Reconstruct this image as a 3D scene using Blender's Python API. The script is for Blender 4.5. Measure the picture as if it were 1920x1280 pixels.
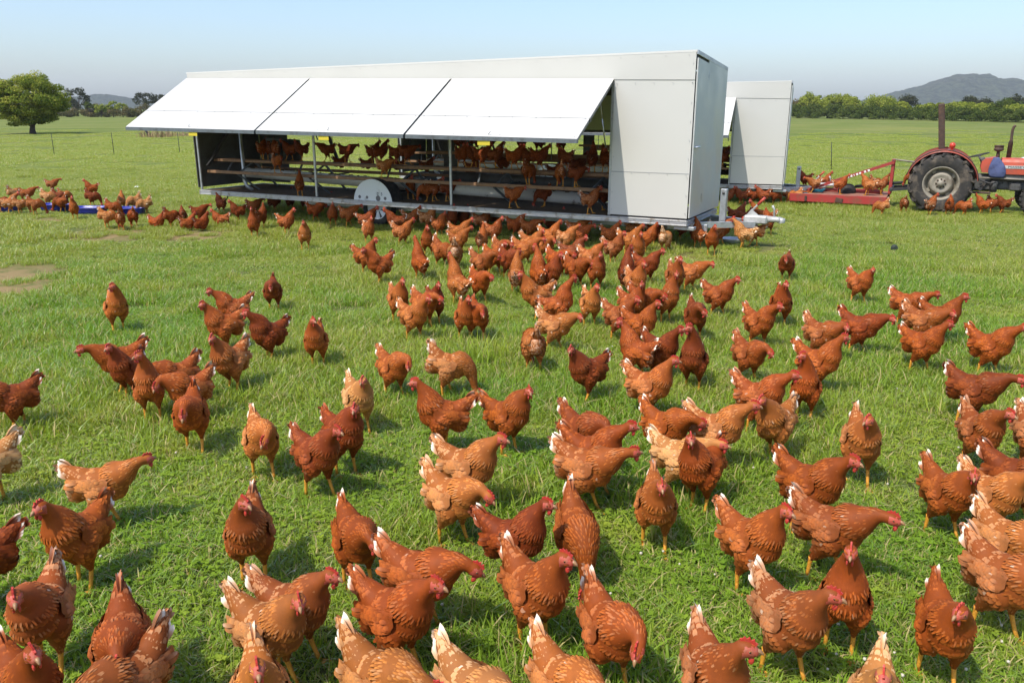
import bpy, bmesh, math, random
import numpy as np
from mathutils import Vector, Matrix, Euler

for o in list(bpy.data.objects):
    bpy.data.objects.remove(o)
SC = bpy.context.scene
COL = SC.collection
R = math.radians

# ------------------------------------------------------------------ camera, sky, sun, exposure
EYE, PITCH, FPX = 2.0, 0.2809, 1514.3        # eye height (m), downward pitch (rad), focal length in photo pixels
cam_data = bpy.data.cameras.new('camera')
cam_data.sensor_width = 36.0
cam_data.lens = 36.0 * FPX / 1920.0
cam_data.clip_start, cam_data.clip_end = 0.05, 30000.0
cam = bpy.data.objects.new('camera', cam_data)
cam.location = (0, 0, EYE)
cam.rotation_euler = (math.pi / 2 - PITCH, 0, 0)
COL.objects.link(cam)
SC.camera = cam

SUN_EL = R(57.0)
SUN_TO = Vector((-0.72, -0.69, 0)).normalized()          # horizontal direction towards the sun
SUN_DIR = Vector((SUN_TO.x * math.cos(SUN_EL), SUN_TO.y * math.cos(SUN_EL), math.sin(SUN_EL)))
world = bpy.data.worlds.new('World')
SC.world = world
world.use_nodes = True
wn = world.node_tree
wn.nodes.clear()
w_out = wn.nodes.new('ShaderNodeOutputWorld')
w_bg = wn.nodes.new('ShaderNodeBackground')
w_sky = wn.nodes.new('ShaderNodeTexSky')
w_sky.sky_type = 'NISHITA'
w_sky.sun_disc = False
w_sky.sun_elevation = SUN_EL
w_sky.sun_rotation = math.atan2(SUN_TO.x, SUN_TO.y)
w_sky.altitude = 0
w_sky.air_density = 1.0
w_sky.dust_density = 1.9
w_sky.ozone_density = 4.2
w_bg.inputs['Strength'].default_value = 0.15
wn.links.new(w_sky.outputs[0], w_bg.inputs['Color'])
wn.links.new(w_bg.outputs[0], w_out.inputs['Surface'])

sun_data = bpy.data.lights.new('sun', 'SUN')
sun_data.energy = 3.05
sun_data.angle = R(0.55)
sun_data.color = (1.0, 0.95, 0.86)
sun = bpy.data.objects.new('sun', sun_data)
sun.rotation_euler = SUN_DIR.to_track_quat('Z', 'Y').to_euler()
sun.location = (-20, -20, 40)
COL.objects.link(sun)

SC.view_settings.view_transform = 'Standard'
SC.view_settings.look = 'None'
SC.view_settings.gamma = 1.0
SC.view_settings.use_curve_mapping = False
SC.view_settings.exposure = 0.64
SC.cycles.use_denoising = True
SC.cycles.max_bounces = 8
SC.cycles.transparent_max_bounces = 8
SC.cycles.volume_bounces = 0

# ------------------------------------------------------------------ helpers
def ramp(a, b, x):
    t = min(1.0, max(0.0, (x - a) / (b - a)))
    return t * t * (3 - 2 * t)

def ground_z(x, y):
    """the paddock is level round the flock and dips a little towards the tractor"""
    z = -0.17 * ramp(12.0, 17.0, y) * ramp(2.5, 5.5, x)
    return z

def pix_ray(px, py):
    dx, dz = (px - 960) / FPX, (640 - py) / FPX
    c, s = math.cos(PITCH), math.sin(PITCH)
    return Vector((dx, c + dz * s, -s + dz * c))

def at(px, py):
    """the point of the paddock seen at a pixel of the photograph"""
    r = pix_ray(px, py)
    g = 0.0
    for _ in range(12):
        t = (g - EYE) / r.z
        g = ground_z(r.x * t, r.y * t)
    return Vector((r.x * t, r.y * t, g))

def far_at(px, dist, z=0.0):
    """ground point in the direction of an image column at a given distance ahead"""
    d = dist * math.cos(PITCH) - (z - EYE) * math.sin(PITCH)
    return Vector(((px - 960) / FPX * d, dist, z))

def z_at(py, dist):
    """height of what shows at image row py at a given distance ahead"""
    r = pix_ray(960, py)
    return EYE + r.z / r.y * dist

def tag(o, label=None, cat=None, group=None, kind=None):
    if label: o['label'] = label
    if cat: o['category'] = cat
    if group: o['group'] = group
    if kind: o['kind'] = kind
    return o

def link_mesh(name, me, parent=None):
    o = bpy.data.objects.new(name, me)
    COL.objects.link(o)
    if parent is not None:
        o.parent = parent
    return o

def empty(name, loc=(0, 0, 0), rz=0.0):
    o = bpy.data.objects.new(name, None)
    o.empty_display_size = 0.1
    o.location = loc
    o.rotation_euler = (0, 0, rz)
    COL.objects.link(o)
    return o

class MB:
    """collects boxes, tubes, lathes and sheets; build() links them as one mesh object"""
    def __init__(self):
        self.v, self.f, self.m, self.s = [], [], [], []
    def add(self, verts, faces, mat=0, smooth=False):
        k = len(self.v)
        self.v += [tuple(p) for p in verts]
        self.f += [tuple(i + k for i in f) for f in faces]
        self.m += [mat] * len(faces)
        self.s += [smooth] * len(faces)
        return self
    def box(self, c, size, rot=None, mat=0, bev=0.0):
        c = Vector(c)
        hx, hy, hz = [s / 2 for s in size]
        b = min(bev, hx * .8, hy * .8, hz * .8)
        if b <= 0:
            vs = [Vector((x, y, z)) for x in (-hx, hx) for y in (-hy, hy) for z in (-hz, hz)]
            fs = [(0, 1, 3, 2), (4, 6, 7, 5), (0, 4, 5, 1), (2, 3, 7, 6), (0, 2, 6, 4), (1, 5, 7, 3)]
        else:
            bm = bmesh.new()
            bmesh.ops.create_cube(bm, size=1.0)
            for v in bm.verts:
                v.co = Vector((v.co.x * 2 * hx, v.co.y * 2 * hy, v.co.z * 2 * hz))
            bmesh.ops.bevel(bm, geom=list(bm.edges), offset=b, segments=1, affect='EDGES', profile=.5)
            bm.verts.index_update()
            vs = [v.co.copy() for v in bm.verts]
            fs = [tuple(v.index for v in f.verts) for f in bm.faces]
            bm.free()
        if rot is not None:
            vs = [rot @ p for p in vs]
        return self.add([c + p for p in vs], fs, mat)
    def tube(self, pts, rad, n=8, caps=True, mat=0, smooth=True, square=False):
        pts = [Vector(p) for p in pts]
        rads = rad if isinstance(rad, (list, tuple)) else [rad] * len(pts)
        t0 = (pts[1] - pts[0]).normalized()
        up = Vector((0, 0, 1)) if abs(t0.z) < .9 else Vector((1, 0, 0))
        if square:
            n, smooth = 4, False
        vs = []
        side = None
        for i, p in enumerate(pts):
            if i == 0: t = pts[1] - pts[0]
            elif i == len(pts) - 1: t = pts[-1] - pts[-2]
            else: t = (pts[i + 1] - pts[i]).normalized() + (pts[i] - pts[i - 1]).normalized()
            t.normalize()
            side = t.cross(up)
            if side.length < 1e-4: side = t.cross(Vector((0, 1, 0)))
            side.normalize()
            b = side.cross(t)
            for k in range(n):
                a = 2 * math.pi * (k + (.5 if square else 0)) / n
                vs.append(p + (side * math.cos(a) + b * math.sin(a)) * rads[i] * (1.414 if square else 1))
        fs = []
        for i in range(len(pts) - 1):
            for k in range(n):
                k2 = (k + 1) % n
                fs.append((i * n + k, i * n + k2, (i + 1) * n + k2, (i + 1) * n + k))
        self.add(vs, fs, mat, smooth)
        if caps:
            self.add(vs[:n], [tuple(range(n - 1, -1, -1))], mat)
            self.add(vs[-n:], [tuple(range(n))], mat)
        return self
    def lathe(self, prof, axis='Z', c=(0, 0, 0), n=24, mat=0, smooth=True, a0=0.0, a1=2 * math.pi):
        """prof: (radius, height) pairs; open profile swept round the axis"""
        full = abs(a1 - a0 - 2 * math.pi) < 1e-6
        cols = n if full else n + 1
        c = Vector(c)
        vs = []
        for r, h in prof:
            for k in range(cols):
                a = a0 + (a1 - a0) * k / n
                x, y = r * math.cos(a), r * math.sin(a)
                if axis == 'Z': q = Vector((x, y, h))
                elif axis == 'Y': q = Vector((x, h, y))
                else: q = Vector((h, x, y))
                vs.append(c + q)
        fs = []
        for i in range(len(prof) - 1):
            for k in range(n):
                k2 = (k + 1) % cols
                fs.append((i * cols + k, i * cols + k2, (i + 1) * cols + k2, (i + 1) * cols + k))
        return self.add(vs, fs, mat, smooth)
    def slab(self, quad, thick, mat=0):
        """a four-cornered sheet with thickness on its back side"""
        q = [Vector(p) for p in quad]
        nrm = (q[1] - q[0]).cross(q[3] - q[0]).normalized()
        b = [p - nrm * thick for p in q]
        return self.add(q + b, [(0, 1, 2, 3), (7, 6, 5, 4), (0, 4, 5, 1), (1, 5, 6, 2), (2, 6, 7, 3), (3, 7, 4, 0)], mat)
    def prism(self, poly, axis, h0, h1, mat=0):
        """extrude a polygon given in the two other axes"""
        def P(a, b, h):
            return {'X': (h, a, b), 'Y': (a, h, b), 'Z': (a, b, h)}[axis]
        n = len(poly)
        vs = [P(a, b, h0) for a, b in poly] + [P(a, b, h1) for a, b in poly]
        fs = [tuple(range(n - 1, -1, -1)), tuple(range(n, 2 * n))]
        fs += [(k, (k + 1) % n, n + (k + 1) % n, n + k) for k in range(n)]
        return self.add(vs, fs, mat)
    def mesh(self, name, mats):
        me = bpy.data.meshes.new(name)
        me.from_pydata(self.v, [], self.f)
        for m in (mats if isinstance(mats, (list, tuple)) else [mats]):
            me.materials.append(m)
        me.polygons.foreach_set('material_index', self.m)
        me.polygons.foreach_set('use_smooth', self.s)
        bm = bmesh.new()
        bm.from_mesh(me)
        bmesh.ops.remove_doubles(bm, verts=bm.verts, dist=1e-5)
        bmesh.ops.recalc_face_normals(bm, faces=bm.faces)
        bm.to_mesh(me)
        bm.free()
        me.update()
        return me
    def build(self, name, mats, parent=None):
        return link_mesh(name, self.mesh(name, mats), parent)

def copy_tree(o, parent=None):
    c = o.copy()
    COL.objects.link(c)
    if parent is not None:
        c.parent = parent
    for ch in list(o.children):
        copy_tree(ch, c)
    return c

# ------------------------------------------------------------------ materials
def new_mat(name):
    m = bpy.data.materials.new(name)
    m.use_nodes = True
    nt = m.node_tree
    p = nt.nodes['Principled BSDF']
    return m, nt, p

def mixc(nt, a, b, fac, mode='MIX'):
    n = nt.nodes.new('ShaderNodeMix')
    n.data_type = 'RGBA'
    n.blend_type = mode
    for sock, val in ((n.inputs[0], fac), (n.inputs[6], a), (n.inputs[7], b)):
        if isinstance(val, (int, float)): sock.default_value = val
        elif isinstance(val, (tuple, list)): sock.default_value = (*val[:3], 1)
        else: nt.links.new(val, sock)
    return n.outputs[2]

def math_n(nt, op, a, b=0.0, clamp=False):
    n = nt.nodes.new('ShaderNodeMath')
    n.operation = op
    n.use_clamp = clamp
    for sock, val in ((n.inputs[0], a), (n.inputs[1], b)):
        if isinstance(val, (int, float)): sock.default_value = val
        else: nt.links.new(val, sock)
    return n.outputs[0]

def remap(nt, v, a, b, c=0.0, d=1.0, smooth=True):
    n = nt.nodes.new('ShaderNodeMapRange')
    n.interpolation_type = 'SMOOTHSTEP' if smooth else 'LINEAR'
    nt.links.new(v, n.inputs[0])
    for i, x in enumerate((a, b, c, d)):
        n.inputs[i + 1].default_value = x
    return n.outputs[0]

def noise(nt, vec, scale, detail=3.0, rough=0.55):
    n = nt.nodes.new('ShaderNodeTexNoise')
    n.inputs['Scale'].default_value = scale
    n.inputs['Detail'].default_value = detail
    n.inputs['Roughness'].default_value = rough
    if vec is not None: nt.links.new(vec, n.inputs['Vector'])
    return n.outputs[0]

def world_pos(nt):
    return nt.nodes.new('ShaderNodeNewGeometry').outputs['Position']

def obj_pos(nt):
    return nt.nodes.new('ShaderNodeTexCoord').outputs['Object']

def bump(nt, p, h, strength, dist=0.01):
    b = nt.nodes.new('ShaderNodeBump')
    b.inputs['Strength'].default_value = strength
    b.inputs['Distance'].default_value = dist
    nt.links.new(h, b.inputs['Height'])
    nt.links.new(b.outputs[0], p.inputs['Normal'])

def worn(name, col, col2=None, rough=.5, metal=0.0, scale=6.0, amount=.5, bump_s=0.0, lo=.45, hi=.7, spec=.5):
    """plain surface colour with irregular patches of a second colour"""
    m, nt, p = new_mat(name)
    p.inputs['Roughness'].default_value = rough
    p.inputs['Metallic'].default_value = metal
    p.inputs['Specular IOR Level'].default_value = spec
    if col2 is None:
        p.inputs['Base Color'].default_value = (*col, 1)
        v = noise(nt, obj_pos(nt), scale * 4)
    else:
        v = noise(nt, obj_pos(nt), scale, 5.0, .65)
        nt.links.new(mixc(nt, col, col2, math_n(nt, 'MULTIPLY', remap(nt, v, lo, hi), amount)), p.inputs['Base Color'])
        r = noise(nt, obj_pos(nt), scale * 2.3)
        nt.links.new(remap(nt, r, .3, .7, max(.05, rough - .12), min(1, rough + .12)), p.inputs['Roughness'])
    if bump_s: bump(nt, p, v, bump_s)
    return m

M = {}
def sheet_metal():
    """pale satin sheet: brushed grain, faint drips and dust"""
    m, nt, p = new_mat('painted_sheet')
    pos = obj_pos(nt)
    mp = nt.nodes.new('ShaderNodeMapping')
    mp.inputs['Scale'].default_value = (3.0, 3.0, .35)
    nt.links.new(pos, mp.inputs[0])
    streak = noise(nt, mp.outputs[0], 3.0, 6.0, .7)
    big = noise(nt, pos, .9, 3.0)
    c = mixc(nt, (.605, .585, .535), (.58, .56, .512), remap(nt, big, .4, .75))
    c = mixc(nt, c, (.42, .40, .35), math_n(nt, 'MULTIPLY', remap(nt, streak, .60, .85), .16))
    nt.links.new(c, p.inputs['Base Color'])
    p.inputs['Metallic'].default_value = .08
    p.inputs['Roughness'].default_value = .36
    return m
M['sheet'] = sheet_metal()
M['sheet_in'] = worn('shaded_inner_sheet', (.10, .097, .09), (.06, .05, .038), rough=.6, metal=.1, scale=3, amount=.8)  # inner copy of the sheet, its colour darkened to paint in the interior shade
M['bare_sheet'] = worn('satin_aluminium', (.60, .595, .56), (.56, .555, .52), rough=.46, metal=.38, scale=.8, amount=.4)
M['galv'] = worn('galvanised_steel', (.50, .51, .52), (.34, .34, .34), rough=.42, metal=.75, scale=9, amount=.8)
M['rail'] = worn('worn_rail', (.52, .51, .50), (.26, .20, .14), rough=.48, metal=.55, scale=7, amount=.8, lo=.5, hi=.66)
M['floor'] = worn('soiled_mesh_floor', (.135, .096, .062), (.07, .05, .034), rough=1, scale=14, amount=1, bump_s=.6, spec=.1)
M['timber'] = worn('perch_timber', (.30, .165, .085), (.17, .10, .06), rough=.8, scale=12, amount=1, bump_s=.25)
M['pvc'] = worn('soiled_white_pipe', (.66, .64, .58), (.16, .10, .055), rough=.45, scale=8, amount=.9, lo=.60, hi=.70)
M['archwhite'] = worn('white_paint', (.74, .75, .74), (.38, .36, .33), rough=.5, scale=5, amount=.7, lo=.56, hi=.7)
M['white'] = worn('white_wheel_paint', (.80, .80, .80), (.6, .58, .55), rough=.35, scale=8, amount=.5)
M['black'] = worn('black_rubber', (.022, .021, .020), (.06, .052, .042), rough=.78, scale=7, amount=.8, bump_s=.2)
M['tyre'] = worn('dusty_tractor_tyre', (.032, .029, .026), (.16, .125, .09), rough=.9, scale=4, amount=.85, bump_s=.2)
M['dark'] = worn('dark_steel', (.05, .05, .052), (.10, .08, .06), rough=.6, metal=.3, scale=6, amount=.8)
M['frame'] = worn('weathered_frame_steel', (.17, .19, .20), (.11, .11, .11), rough=.5, metal=.5, scale=9, amount=.8)
M['yellow'] = worn('yellow_sticker', (.60, .47, .03), None, rough=.5)
M['redgrip'] = worn('red_grip', (.45, .055, .03), None, rough=.5)
M['tractor_red'] = worn('faded_red_paint', (.52, .090, .048), (.33, .085, .05), rough=.5, scale=4, amount=.8)
M['slasher_red'] = worn('rusty_red_paint', (.36, .034, .028), (.20, .07, .04), rough=.55, scale=6, amount=.9)
M['rust'] = worn('rusty_steel', (.062, .036, .025), (.12, .062, .036), rough=.8, scale=10, amount=1, bump_s=.3)
M['deck'] = worn('dusty_red_deck', (.30, .14, .09), (.20, .055, .035), rough=.8, scale=5, amount=1)
M['engine'] = worn('oily_grey_castings', (.10, .098, .09), (.045, .04, .034), rough=.6, metal=.2, scale=8, amount=1, bump_s=.4)
M['hub'] = worn('dusty_wheel_disc', (.27, .24, .185), (.16, .125, .09), rough=.6, scale=7, amount=.9)
M['silver'] = worn('silver_stripe', (.62, .62, .60), None, rough=.35, metal=.4)
M['seam'] = worn('seam_shadow_grey', (.28, .28, .27), None, rough=.6)
M['ink'] = worn('black_lettering', (.02, .02, .02), None, rough=.5)
M['whiteink'] = worn('white_lettering', (.75, .74, .70), None, rough=.5)
M['cloth'] = worn('blue_cloth', (.075, .095, .20), (.05, .06, .13), rough=.95, scale=10, amount=1, bump_s=.4)
M['tub'] = worn('blue_plastic', (.022, .030, .30), (.03, .04, .22), rough=.35, scale=5, amount=.7)
M['bowl'] = worn('pale_metal_bowl', (.60, .62, .66), None, rough=.35, metal=.4)
M['coupler'] = worn('zinc_coupler', (.50, .50, .48), (.33, .32, .30), rough=.5, metal=.35, scale=10, amount=.8)
M['teal'] = worn('teal_rope', (.01, .16, .22), None, rough=.8)
M['hose'] = worn('green_hose', (.03, .11, .05), None, rough=.5)
M['picket'] = worn('green_black_picket', (.025, .035, .025), None, rough=.7)
M['bark'] = worn('brown_bark', (.075, .055, .04), (.035, .028, .022), rough=.95, scale=5, amount=1, bump_s=.8)
M['fender'] = worn('weathered_fender_paint', (.34, .060, .036), (.17, .055, .038), rough=.6, scale=3, amount=.9)
M['grille'] = worn('lamp_red_plastic', (.55, .05, .025), None, rough=.3)
# ------------------------------------------------------------------ ground
BARE = [((-6.6, 13.3), 1.0), ((-5.2, 13.2), .8), ((2.6, 11.1), .5), ((-6.35, 9.25), 1.6), ((-16.5, 23.0), 1.8),
        ((3.9, 11.6), .5), ((-8.7, 15.0), .6), ((-3.9, 13.5), .5)]

def ground_mat():
    m, nt, p = new_mat('pasture_soil')
    pos = world_pos(nt)
    a = noise(nt, pos, .16, 4.0)
    b = noise(nt, pos, 1.1, 5.0, .65)
    c = noise(nt, pos, 9.0, 4.0, .7)
    col = mixc(nt, (.132, .168, .034), (.182, .195, .056), remap(nt, a, .40, .64))
    col = mixc(nt, col, (.075, .125, .018), math_n(nt, 'MULTIPLY', remap(nt, b, .50, .70), .75))
    col = mixc(nt, col, (.24, .20, .085), math_n(nt, 'MULTIPLY', remap(nt, c, .56, .72), .30))
    mps = nt.nodes.new('ShaderNodeMapping')
    mps.inputs['Scale'].default_value = (.035, .16, 1)
    nt.links.new(pos, mps.inputs[0])
    st_ = noise(nt, mps.outputs[0], 1.0, 5.0, .65)
    col = mixc(nt, col, (.085, .125, .026), math_n(nt, 'MULTIPLY', remap(nt, st_, .52, .66), .6))
    col = mixc(nt, col, (.265, .25, .075), math_n(nt, 'MULTIPLY', remap(nt, st_, .46, .34), .5))
    # near the eye the soil between the blades shows darker litter
    sep = nt.nodes.new('ShaderNodeSeparateXYZ')
    nt.links.new(pos, sep.inputs[0])
    near = remap(nt, sep.outputs['Y'], 16.0, 30.0, 1.0, 0.0)
    soil = mixc(nt, (.075, .115, .022), (.125, .125, .045), remap(nt, c, .4, .65))
    col = mixc(nt, col, soil, near)
    att = nt.nodes.new('ShaderNodeAttribute')
    att.attribute_name = 'bare'
    patchy = math_n(nt, 'MULTIPLY', att.outputs['Fac'], remap(nt, noise(nt, pos, 3.5, 5.0, .7), .30, .55))
    col = mixc(nt, col, mixc(nt, (.30, .20, .10), (.21, .16, .075), b), patchy)
    nt.links.new(col, p.inputs['Base Color'])
    p.inputs['Roughness'].default_value = 1.0
    p.inputs['Specular IOR Level'].default_value = .1
    bump(nt, p, c, .5, .03)
    return m
M['ground'] = ground_mat()

def bare_amount(x, y):
    v = 0.0
    for (bx, by), r in BARE:
        d = math.hypot((x - bx), (y - by) * .8) / r
        v = max(v, 1 - ramp(.35, 1.0, d))
    return v

def build_ground():
    ys = [-8 + .5 * i for i in range(76)]
    while ys[-1] < 2900: ys.append(ys[-1] + max(.6, (ys[-1] - 25) * .12))
    ys.append(3300)
    xs = [.5 * i for i in range(60)]
    while xs[-1] < 2700: xs.append(xs[-1] + max(.6, (xs[-1] - 25) * .14))
    xs.append(3200)
    xs = [-x for x in reversed(xs[1:])] + xs
    ys = [-400, -100, -40, -20] + ys
    rnd = random.Random(3)
    vs, bare = [], []
    for y in ys:
        for x in xs:
            w = .010 * math.sin(x * 1.7 + y * .6) + .008 * math.sin(y * 2.3 - x * .9)
            vs.append((x, y, ground_z(x, y) + w * ramp(60, 30, abs(y)) - .004))
            bare.append(bare_amount(x, y))
    n = len(xs)
    fs = [(j * n + i, j * n + i + 1, (j + 1) * n + i + 1, (j + 1) * n + i) for j in range(len(ys) - 1) for i in range(n - 1)]
    me = bpy.data.meshes.new('ground')
    me.from_pydata(vs, [], fs)
    me.materials.append(M['ground'])
    at_ = me.attributes.new('bare', 'FLOAT', 'POINT')
    at_.data.foreach_set('value', bare)
    me.polygons.foreach_set('use_smooth', [True] * len(fs))
    tag(link_mesh('ground', me), 'grassy paddock stretching to the far trees and hills', None, None, 'structure')
build_ground()

# ------------------------------------------------------------------ grass
def blade_mat(name, lift=1.0):
    m, nt, p = new_mat(name)
    nt.nodes.remove(p)
    out = nt.nodes['Material Output']
    att = nt.nodes.new('ShaderNodeAttribute')
    att.attribute_name = 'blade'
    sep = nt.nodes.new('ShaderNodeSeparateColor')
    nt.links.new(att.outputs['Color'], sep.inputs[0])
    pos = world_pos(nt)
    lush = remap(nt, noise(nt, pos, .33, 4.0), .38, .62)
    fine = noise(nt, pos, 1.6, 3.0)
    sepp = nt.nodes.new('ShaderNodeSeparateXYZ')
    nt.links.new(pos, sepp.inputs[0])
    dry = remap(nt, math_n(nt, 'ADD', sepp.outputs['Y'], math_n(nt, 'MULTIPLY', lush, -5.0)), 2.0, 12.0)  # yellows with distance: drier pasture, plus the look of backlit tips painted in
    g = mixc(nt, (.295, .385, .044), (.195, .335, .030), lush)
    g = mixc(nt, g, (.370, .385, .074), math_n(nt, 'MULTIPLY', dry, .65))
    g = mixc(nt, g, (.400, .430, .065), math_n(nt, 'MULTIPLY', remap(nt, fine, .48, .70), .65))
    g = mixc(nt, g, (.115, .225, .020), math_n(nt, 'MULTIPLY', sep.outputs[0], .45))
    g = mixc(nt, g, (.50, .42, .19), remap(nt, sep.outputs[1], .83, .90))
    g = mixc(nt, g, (lift, lift, lift), 1.0, 'MULTIPLY')
    d = nt.nodes.new('ShaderNodeBsdfDiffuse')
    t = nt.nodes.new('ShaderNodeBsdfTranslucent')
    s = nt.nodes.new('ShaderNodeBsdfGlossy')
    s.inputs['Roughness'].default_value = .38
    s.inputs['Color'].default_value = (.9, .95, .85, 1)
    nt.links.new(g, d.inputs[0])
    nt.links.new(mixc(nt, g, (1.2, 1.1, .55), 1.0, 'MULTIPLY'), t.inputs[0])
    a = nt.nodes.new('ShaderNodeMixShader')
    a.inputs[0].default_value = .42
    nt.links.new(d.outputs[0], a.inputs[1])
    nt.links.new(t.outputs[0], a.inputs[2])
    b = nt.nodes.new('ShaderNodeMixShader')
    fr = nt.nodes.new('ShaderNodeFresnel')
    fr.inputs[0].default_value = 1.38
    nt.links.new(math_n(nt, 'MULTIPLY', fr.outputs[0], .14), b.inputs[0])
    nt.links.new(a.outputs[0], b.inputs[1])
    nt.links.new(s.outputs[0], b.inputs[2])
    nt.links.new(b.outputs[0], out.inputs['Surface'])
    return m
M['blade'] = blade_mat('grass_blades', 1.12)
M['blade_far'] = blade_mat('distant_grass_blades', 1.18)  # copy of the blade colour, brightened to make up for blade self-shadowing

def blades_mesh(name, n, size, hmin, hmax, width, seed, lean=.9, clover=0):
    """a patch of curved, tapering grass blades"""
    rng = np.random.default_rng(seed)
    bx = rng.uniform(-size / 2, size / 2, n)
    by = rng.uniform(-size / 2, size / 2, n)
    # clumping
    k = rng.integers(0, n, n)
    pull = rng.uniform(0, .45, n)
    bx, by = bx * (1 - pull) + bx[k] * pull, by * (1 - pull) + by[k] * pull
    h = rng.uniform(hmin, hmax, n) * (.7 + .6 * rng.random(n) ** 2)
    a = rng.uniform(0, 2 * np.pi, n)
    ln = rng.uniform(.15, lean, n) * h
    w = width * rng.uniform(.6, 1.35, n)
    tw = a + np.pi / 2 + rng.normal(0, .5, n)
    cx, sx, cw, sw = np.cos(a), np.sin(a), np.cos(tw), np.sin(tw)
    rows = []
    for t, wt in ((0, .8), (.4, 1.0), (.75, .7)):
        ox, oz = ln * t ** 1.8, h * (t - .32 * t * t * np.minimum(1.4, ln / h))
        for s in (-.5, .5):
            rows.append(np.stack([bx + cx * ox + cw * w * wt * s, by + sx * ox + sw * w * wt * s, oz], 1))
    rows.append(np.stack([bx + cx * ln, by + sx * ln, h * (1 - .32 * np.minimum(1.4, ln / h))], 1))
    V = np.stack(rows, 1).reshape(-1, 3)
    base = np.arange(n)[:, None] * 7
    quads = np.concatenate([base + np.array([[0, 1, 3, 2]]), base + np.array([[2, 3, 5, 4]])])
    tris = base + np.array([[4, 5, 6]])
    col = np.zeros((n, 7, 4), np.float32)
    col[:, :, 0] = rng.random(n)[:, None]
    col[:, :, 1] = rng.random(n)[:, None]
    col[:, :, 3] = 1
    faces = [tuple(q) for q in quads.tolist()] + [tuple(q) for q in tris.tolist()]
    if clover:
        cv, cf, cc = [], [], []
        for _ in range(clover):
            x0, y0, z0 = rng.uniform(-size / 2, size / 2), rng.uniform(-size / 2, size / 2), rng.uniform(.012, .038)
            a0, tone = rng.uniform(0, 6.28), rng.random()
            r = rng.uniform(.006, .011)
            for j in range(3):
                an = a0 + j * 2.09
                cx0, cy0 = x0 + math.cos(an) * r, y0 + math.sin(an) * r
                k0 = len(V) + sum(len(q) for q in cv)
                tilt = rng.uniform(-.3, .3)
                ring = [(cx0 + r * .95 * math.cos(t), cy0 + r * .95 * math.sin(t), z0 + tilt * r * math.cos(t - an)) for t in (0, 1.26, 2.51, 3.77, 5.03)]
                cv.append(ring); cf.append(tuple(range(k0, k0 + 5))); cc += [(tone, 0, 0, 1)] * 5
        V = np.concatenate([V, np.array(cv).reshape(-1, 3)])
        col = np.concatenate([col.reshape(-1, 4), np.array(cc, np.float32)])
        faces += cf
    me = bpy.data.meshes.new(name)
    me.from_pydata(V.tolist(), [], faces)
    ca = me.attributes.new('blade', 'FLOAT_COLOR', 'POINT')
    ca.data.foreach_set('color', col.reshape(-1))
    me.polygons.foreach_set('use_smooth', [True] * len(faces))
    me.materials.append(M['blade'])
    return me

def scatter(name, label, patches, pts):
    """one grass object: patch meshes instanced on its own points (x, y, z, turn, scale, which)"""
    src = bpy.data.collections.new(name + '_patches')
    for i, me in enumerate(patches):
        src.objects.link(bpy.data.objects.new('%s_patch_%02d' % (name, i), me))
    P = np.array(pts, np.float32)
    me = bpy.data.meshes.new(name)
    me.from_pydata(P[:, :3].tolist(), [], [])
    me.attributes.new('turn', 'FLOAT', 'POINT').data.foreach_set('value', P[:, 3].copy())
    me.attributes.new('size', 'FLOAT', 'POINT').data.foreach_set('value', P[:, 4].copy())
    me.attributes.new('which', 'INT', 'POINT').data.foreach_set('value', P[:, 5].astype(np.int32))
    o = link_mesh(name, me)
    g = bpy.data.node_groups.new(name, 'GeometryNodeTree')
    g.interface.new_socket('Geometry', in_out='INPUT', socket_type='NodeSocketGeometry')
    g.interface.new_socket('Geometry', in_out='OUTPUT', socket_type='NodeSocketGeometry')
    gi, go = g.nodes.new('NodeGroupInput'), g.nodes.new('NodeGroupOutput')
    ins = g.nodes.new('GeometryNodeInstanceOnPoints')
    ci = g.nodes.new('GeometryNodeCollectionInfo')
    ci.inputs['Collection'].default_value = src
    ci.inputs['Separate Children'].default_value = True
    ci.inputs['Reset Children'].default_value = True
    def named(nm, ty):
        n = g.nodes.new('GeometryNodeInputNamedAttribute')
        n.data_type = ty
        n.inputs[0].default_value = nm
        return n.outputs[0]
    cmb = g.nodes.new('ShaderNodeCombineXYZ')
    g.links.new(named('turn', 'FLOAT'), cmb.inputs[2])
    g.links.new(gi.outputs[0], ins.inputs['Points'])
    g.links.new(ci.outputs[0], ins.inputs['Instance'])
    ins.inputs['Pick Instance'].default_value = True
    g.links.new(named('which', 'INT'), ins.inputs['Instance Index'])
    g.links.new(cmb.outputs[0], ins.inputs['Rotation'])
    g.links.new(named('size', 'FLOAT'), ins.inputs['Scale'])
    g.links.new(ins.outputs[0], go.inputs[0])
    md = o.modifiers.new('scatter', 'NODES')
    md.node_group = g
    return tag(o, label, None, None, 'stuff')

def value_noise(x, y, s, seed=0):
    def h(i, j):
        return (math.sin(i * 127.1 + j * 311.7 + seed * 74.7) * 43758.5453) % 1.0
    x, y = x / s, y / s
    i, j = math.floor(x), math.floor(y)
    u, v = x - i, y - j
    u, v = u * u * (3 - 2 * u), v * v * (3 - 2 * v)
    return (h(i, j) * (1 - u) + h(i + 1, j) * u) * (1 - v) + (h(i, j + 1) * (1 - u) + h(i + 1, j + 1) * u) * v

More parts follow.
